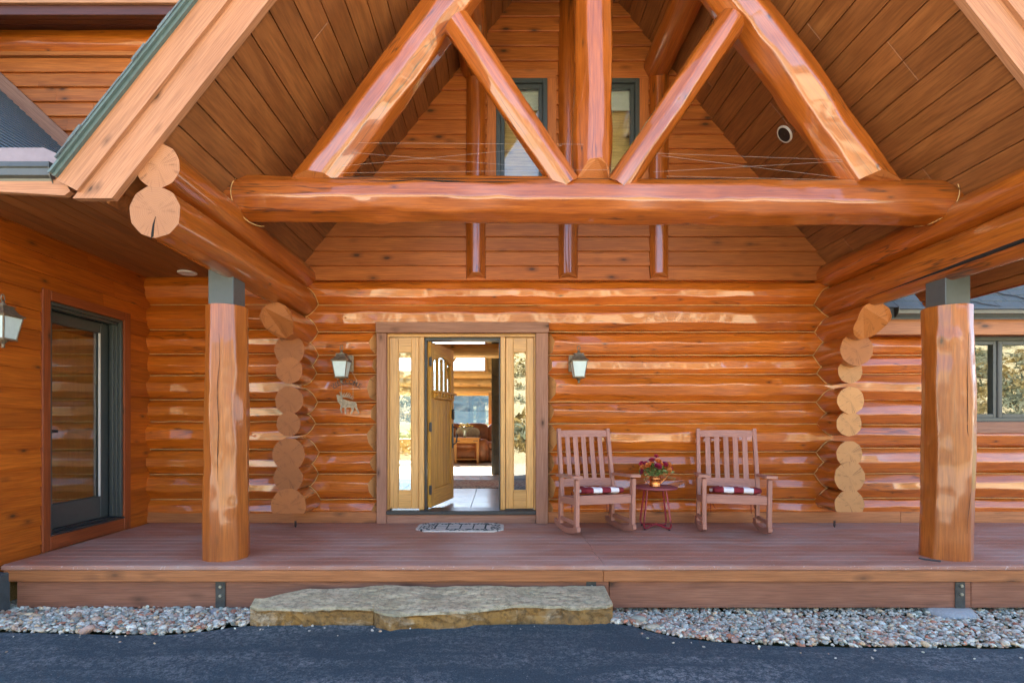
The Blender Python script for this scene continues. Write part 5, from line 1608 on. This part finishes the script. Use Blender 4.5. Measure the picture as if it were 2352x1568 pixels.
# ================================================================== wall lanterns
def lantern(loc, rz, label):
    """origin on the wall face; lantern hangs towards local -Y"""
    root = tag(empty('wall_lantern', loc, rz), label, 'lantern', 'porch wall lanterns')
    I = Matrix.Identity(4)
    def bd(n_, mb, mt): return mb.build(n_, M[mt], root, I, True)
    m = MB(); m.box((-.10, .10), (-.012, .02), (-.10, .10), .006); bd('mounting_block', m, 'rust')
    m = MB(); m.box((-.055, .055), (-.03, -.012), (-.085, .085), .008); bd('back_plate', m, 'bronze')
    m = MB(); m.box((-.012, .012), (-.13, -.028), (.05, .075), .004); bd('arm', m, 'bronze')
    c = (0, -.155, 0)
    s2 = math.sqrt(2)
    m = MB(); m.lathe([(.107*s2*.95, .012), (.110*s2*.95, .020), (.095*s2, .026), (.070*s2, .048), (.052*s2, .078), (.048*s2, .092)], c, 4, sq=True)
    m.lathe([(.058*s2, .092), (.058*s2, .100)], c, 4, sq=True)
    m.lathe([(.032, .100), (.020, .118), (.012, .132), (.010, .142)], c, 16)
    bd('roof_cap', m, 'bronze')
    m = MB(); pts = [(0.0, c[1], .140+.028+.028*math.sin(2*PI*k/14)) if False else (.016*math.cos(2*PI*k/14), c[1], .166+.028*math.sin(2*PI*k/14)) for k in range(14)]
    m.tube(pts, .006, 6, close=True); bd('ring', m, 'bronze')
    # tapered body: frame posts and panes
    def corner(sx, sy, t): 
        w_ = .088+(.058-.088)*t; return Vector((sx*w_, c[1]+sy*w_, .012-.188*t))
    m = MB()
    for sx in (-1, 1):
        for sy in (-1, 1): m.tube([corner(sx, sy, 0), corner(sx, sy, 1)], .0065, 4)
    m.lathe([(.092*s2, .004), (.092*s2, .0125)], c, 4, sq=True)
    m.lathe([(.066*s2, -.186), (.068*s2, -.176), (.060*s2, -.170)], c, 4, sq=True)
    bd('cage', m, 'bronze')
    for (a, b) in (((-1, -1), (1, -1)), ((1, -1), (1, 1)), ((1, 1), (-1, 1)), ((-1, 1), (-1, -1))):
        m = MB(); q = [corner(*a, .02), corner(*b, .02), corner(*b, .97), corner(*a, .97)]
        n_ = Vector(((a[0]+b[0])/2, (a[1]+b[1])/2, 0))*.004
        m.add([p for p in q]+[p-n_ for p in q], [(0, 1, 2, 3), (7, 6, 5, 4), (0, 4, 5, 1), (1, 5, 6, 2), (2, 6, 7, 3), (3, 7, 4, 0)]); bd('pane', m, 'frost')
    m = MB(); m.lathe([(.006, -.250), (.016, -.246), (.012, -.232), (.014, -.215), (.030, -.195), (.044, -.186)], c, 16); bd('finial', m, 'bronze')
    return root
lantern((PX(1325, -.15), -.148, PZ(835, -.15)), 0, 'bronze wall lantern with frosted panes above the rocking chairs')
lantern((PX(793, -.15), -.148, PZ(835, -.15)), 0, 'bronze wall lantern with a metal elk sign hanging below it')
lz = PZ(743, -1.93)
lantern((XW+.022, -2.165, 2.085), R(90), 'bronze wall lantern on dark siding beside the wing glass door')

# ================================================================== elk sign
EX, EY, EZ = PX(793, -.30)+.0, -.285, PZ(835, -.29)
EK = tag(empty('elk_sign', (EX, EY, EZ-.40)), 'rusted metal elk hanging from an arched welcome banner', 'sign')
kx = .000700
def ek(px, py): return (EX+(px-420)*kx, EZ-(py-560)*kx)
body = [(262, 1092), (285, 1080), (300, 1085), (322, 1100), (338, 1108), (360, 1130), (378, 1158), (420, 1172), (480, 1190), (540, 1195), (585, 1203), (608, 1235), (615, 1290), (635, 1340), (655, 1398), (636, 1398), (600, 1335), (568, 1290), (562, 1330), (545, 1375), (525, 1402), (506, 1398), (526, 1350), (516, 1312), (490, 1296), (432, 1305), (427, 1350), (425, 1408), (404, 1408), (400, 1302), (368, 1300), (347, 1330), (368, 1385), (350, 1392), (322, 1332), (332, 1288), (340, 1268), (300, 1215), (280, 1180), (274, 1140), (268, 1112)]
m = MB(); m.prism([ek(*p) for p in body], EY-.002, EY+.002)
m.build('elk_plate', M['rust'], EK)
m = MB()
def stroke(mb, pts, w0, w1):
    n = len(pts); L_, R_ = [], []
    for i, p in enumerate(pts):
        a = pts[max(i-1, 0)]; b = pts[min(i+1, n-1)]
        dx, dy = b[0]-a[0], b[1]-a[1]; l_ = math.hypot(dx, dy); w_ = w0+(w1-w0)*i/(n-1)
        L_.append(ek(p[0]-dy/l_*w_, p[1]+dx/l_*w_)); R_.append(ek(p[0]+dy/l_*w_, p[1]-dx/l_*w_))
    mb.prism(L_+R_[::-1], EY-.0022, EY+.0022)
stroke(m, [(335, 1118), (365, 1120), (420, 1118), (480, 1132), (548, 1160)], 11, 6)
for a, b in (((345, 1112), (322, 1030)), ((362, 1115), (350, 1035)), ((378, 1112), (398, 1048)), ((405, 1112), (448, 1040)), ((435, 1118), (485, 1052)), ((465, 1126), (505, 1075)), ((495, 1138), (532, 1105))): stroke(m, [a, b], 10, 5)
m.build('antlers', M['rust'], EK)
m = MB()
arc = [(215+ (670-215)*k/16, 985-(1-((k-8)/8)**2)*88) for k in range(17)]
m.tube([(ek(*p)[0], EY, ek(*p)[1]) for p in arc], .005, 6); m.build('banner_bar', M['rustd'], EK)
# letters along the arc
def letter_mesh(ch, size):
    cu = bpy.data.curves.new('letter', 'FONT'); cu.body = ch; cu.size = size; cu.extrude = .0018; cu.align_x = 'CENTER'; cu.offset = .0012
    ob = bpy.data.objects.new('letter', cu); COL.objects.link(ob)
    bpy.context.view_layer.update()
    me = bpy.data.meshes.new_from_object(ob.evaluated_get(bpy.context.evaluated_depsgraph_get()))
    bpy.data.objects.remove(ob); return me
for i, ch in enumerate('WELCOME'):
    t = (i+.5)/7; k = t*16
    p = (215+(670-215)*t, 985-(1-((k-8)/8)**2)*88)
    sl_ = -(2*(k-8)/64*88)/((670-215)/16)*-1
    me = letter_mesh(ch, .072); me.materials.clear(); me.materials.append(M['rustd'])
    xx, zz = ek(p[0], p[1]-4)
    link('letter', me, EK, Matrix.Translation((xx, EY-.001, zz)) @ Matrix.Rotation(math.atan(sl_), 4, 'Y') @ Matrix.Rotation(R(90), 4, 'X'))
m = MB()
for pts in ([(340, 735), (280, 820), (275, 880)], [(500, 665), (600, 825), (620, 920)], [(350, 905), (348, 1030)], [(545, 905), (546, 1158)]):
    m.tube([(ek(*p)[0], EY+(.02 if i == 0 and pts[0][1] < 800 else 0), ek(*p)[1]) for i, p in enumerate(pts)], .0028, 5)
m.build('hanging_wire', M['rust'], EK)

# ================================================================== doormat, small things
m = MB(); hx, hy, cc = .50, .245, .11
m.prism([(-hx+cc, -hy), (hx-cc, -hy), (hx, -hy+cc), (hx, hy-cc), (hx-cc, hy), (-hx+cc, hy), (-hx, hy-cc), (-hx, -hy+cc)], 0, .014, 'Z')
o = m.build('doormat', M['mat'], None, Matrix.Translation((PX(1058, -.40), -.40, .0005)) @ Matrix.Rotation(R(-1.5), 4, 'Z'))
tag(o, 'octagonal pale doormat with dark scroll pattern before the front door', 'doormat')
# bird wires strung across the truss
BWR = [((752, 328), (1395, 332)), ((735, 345), (1180, 380)), ((745, 385), (1290, 335)), ((740, 398), (1395, 390)), ((1500, 352), (1945, 368)), ((1520, 358), (1930, 408)), ((1500, 395), (1945, 370)), ((1530, 405), (1920, 413))]
for i, (a, b) in enumerate(BWR):
    m = MB(); m.tube([P(a[0], a[1], YT-.12), P(b[0], b[1], YT-.12)], .0007, 4)
    o = m.build('bird_wire', M['wire'])
    tag(o, 'thin pale bird wire strung over the tie beam '+('before the gable window' if i < 4 else 'below the black recessed lamp'), 'wire', 'bird wires on the window side of the truss' if i < 4 else 'bird wires on the lamp side of the truss')
# coiled springs under the corner logs
for (u, v) in ((679, 1188), (1917, 1188)):
    x, y, z = P(u, v, -.36)
    m = MB(); m.tube([(x+.012*math.cos(k*.9), -.36+.012*math.sin(k*.9), .075-k*.0016) for k in range(40)], .0035, 5); m.tube([(x, -.36, .015), (x, -.36, .0)], .006, 6)
    o = m.build('anchor_spring', M['black'])
    tag(o, 'short black anchor spring under the '+('corner logs beside the front door wall lantern with elk' if u < 1000 else 'corner logs by the rocking chair'), 'spring')
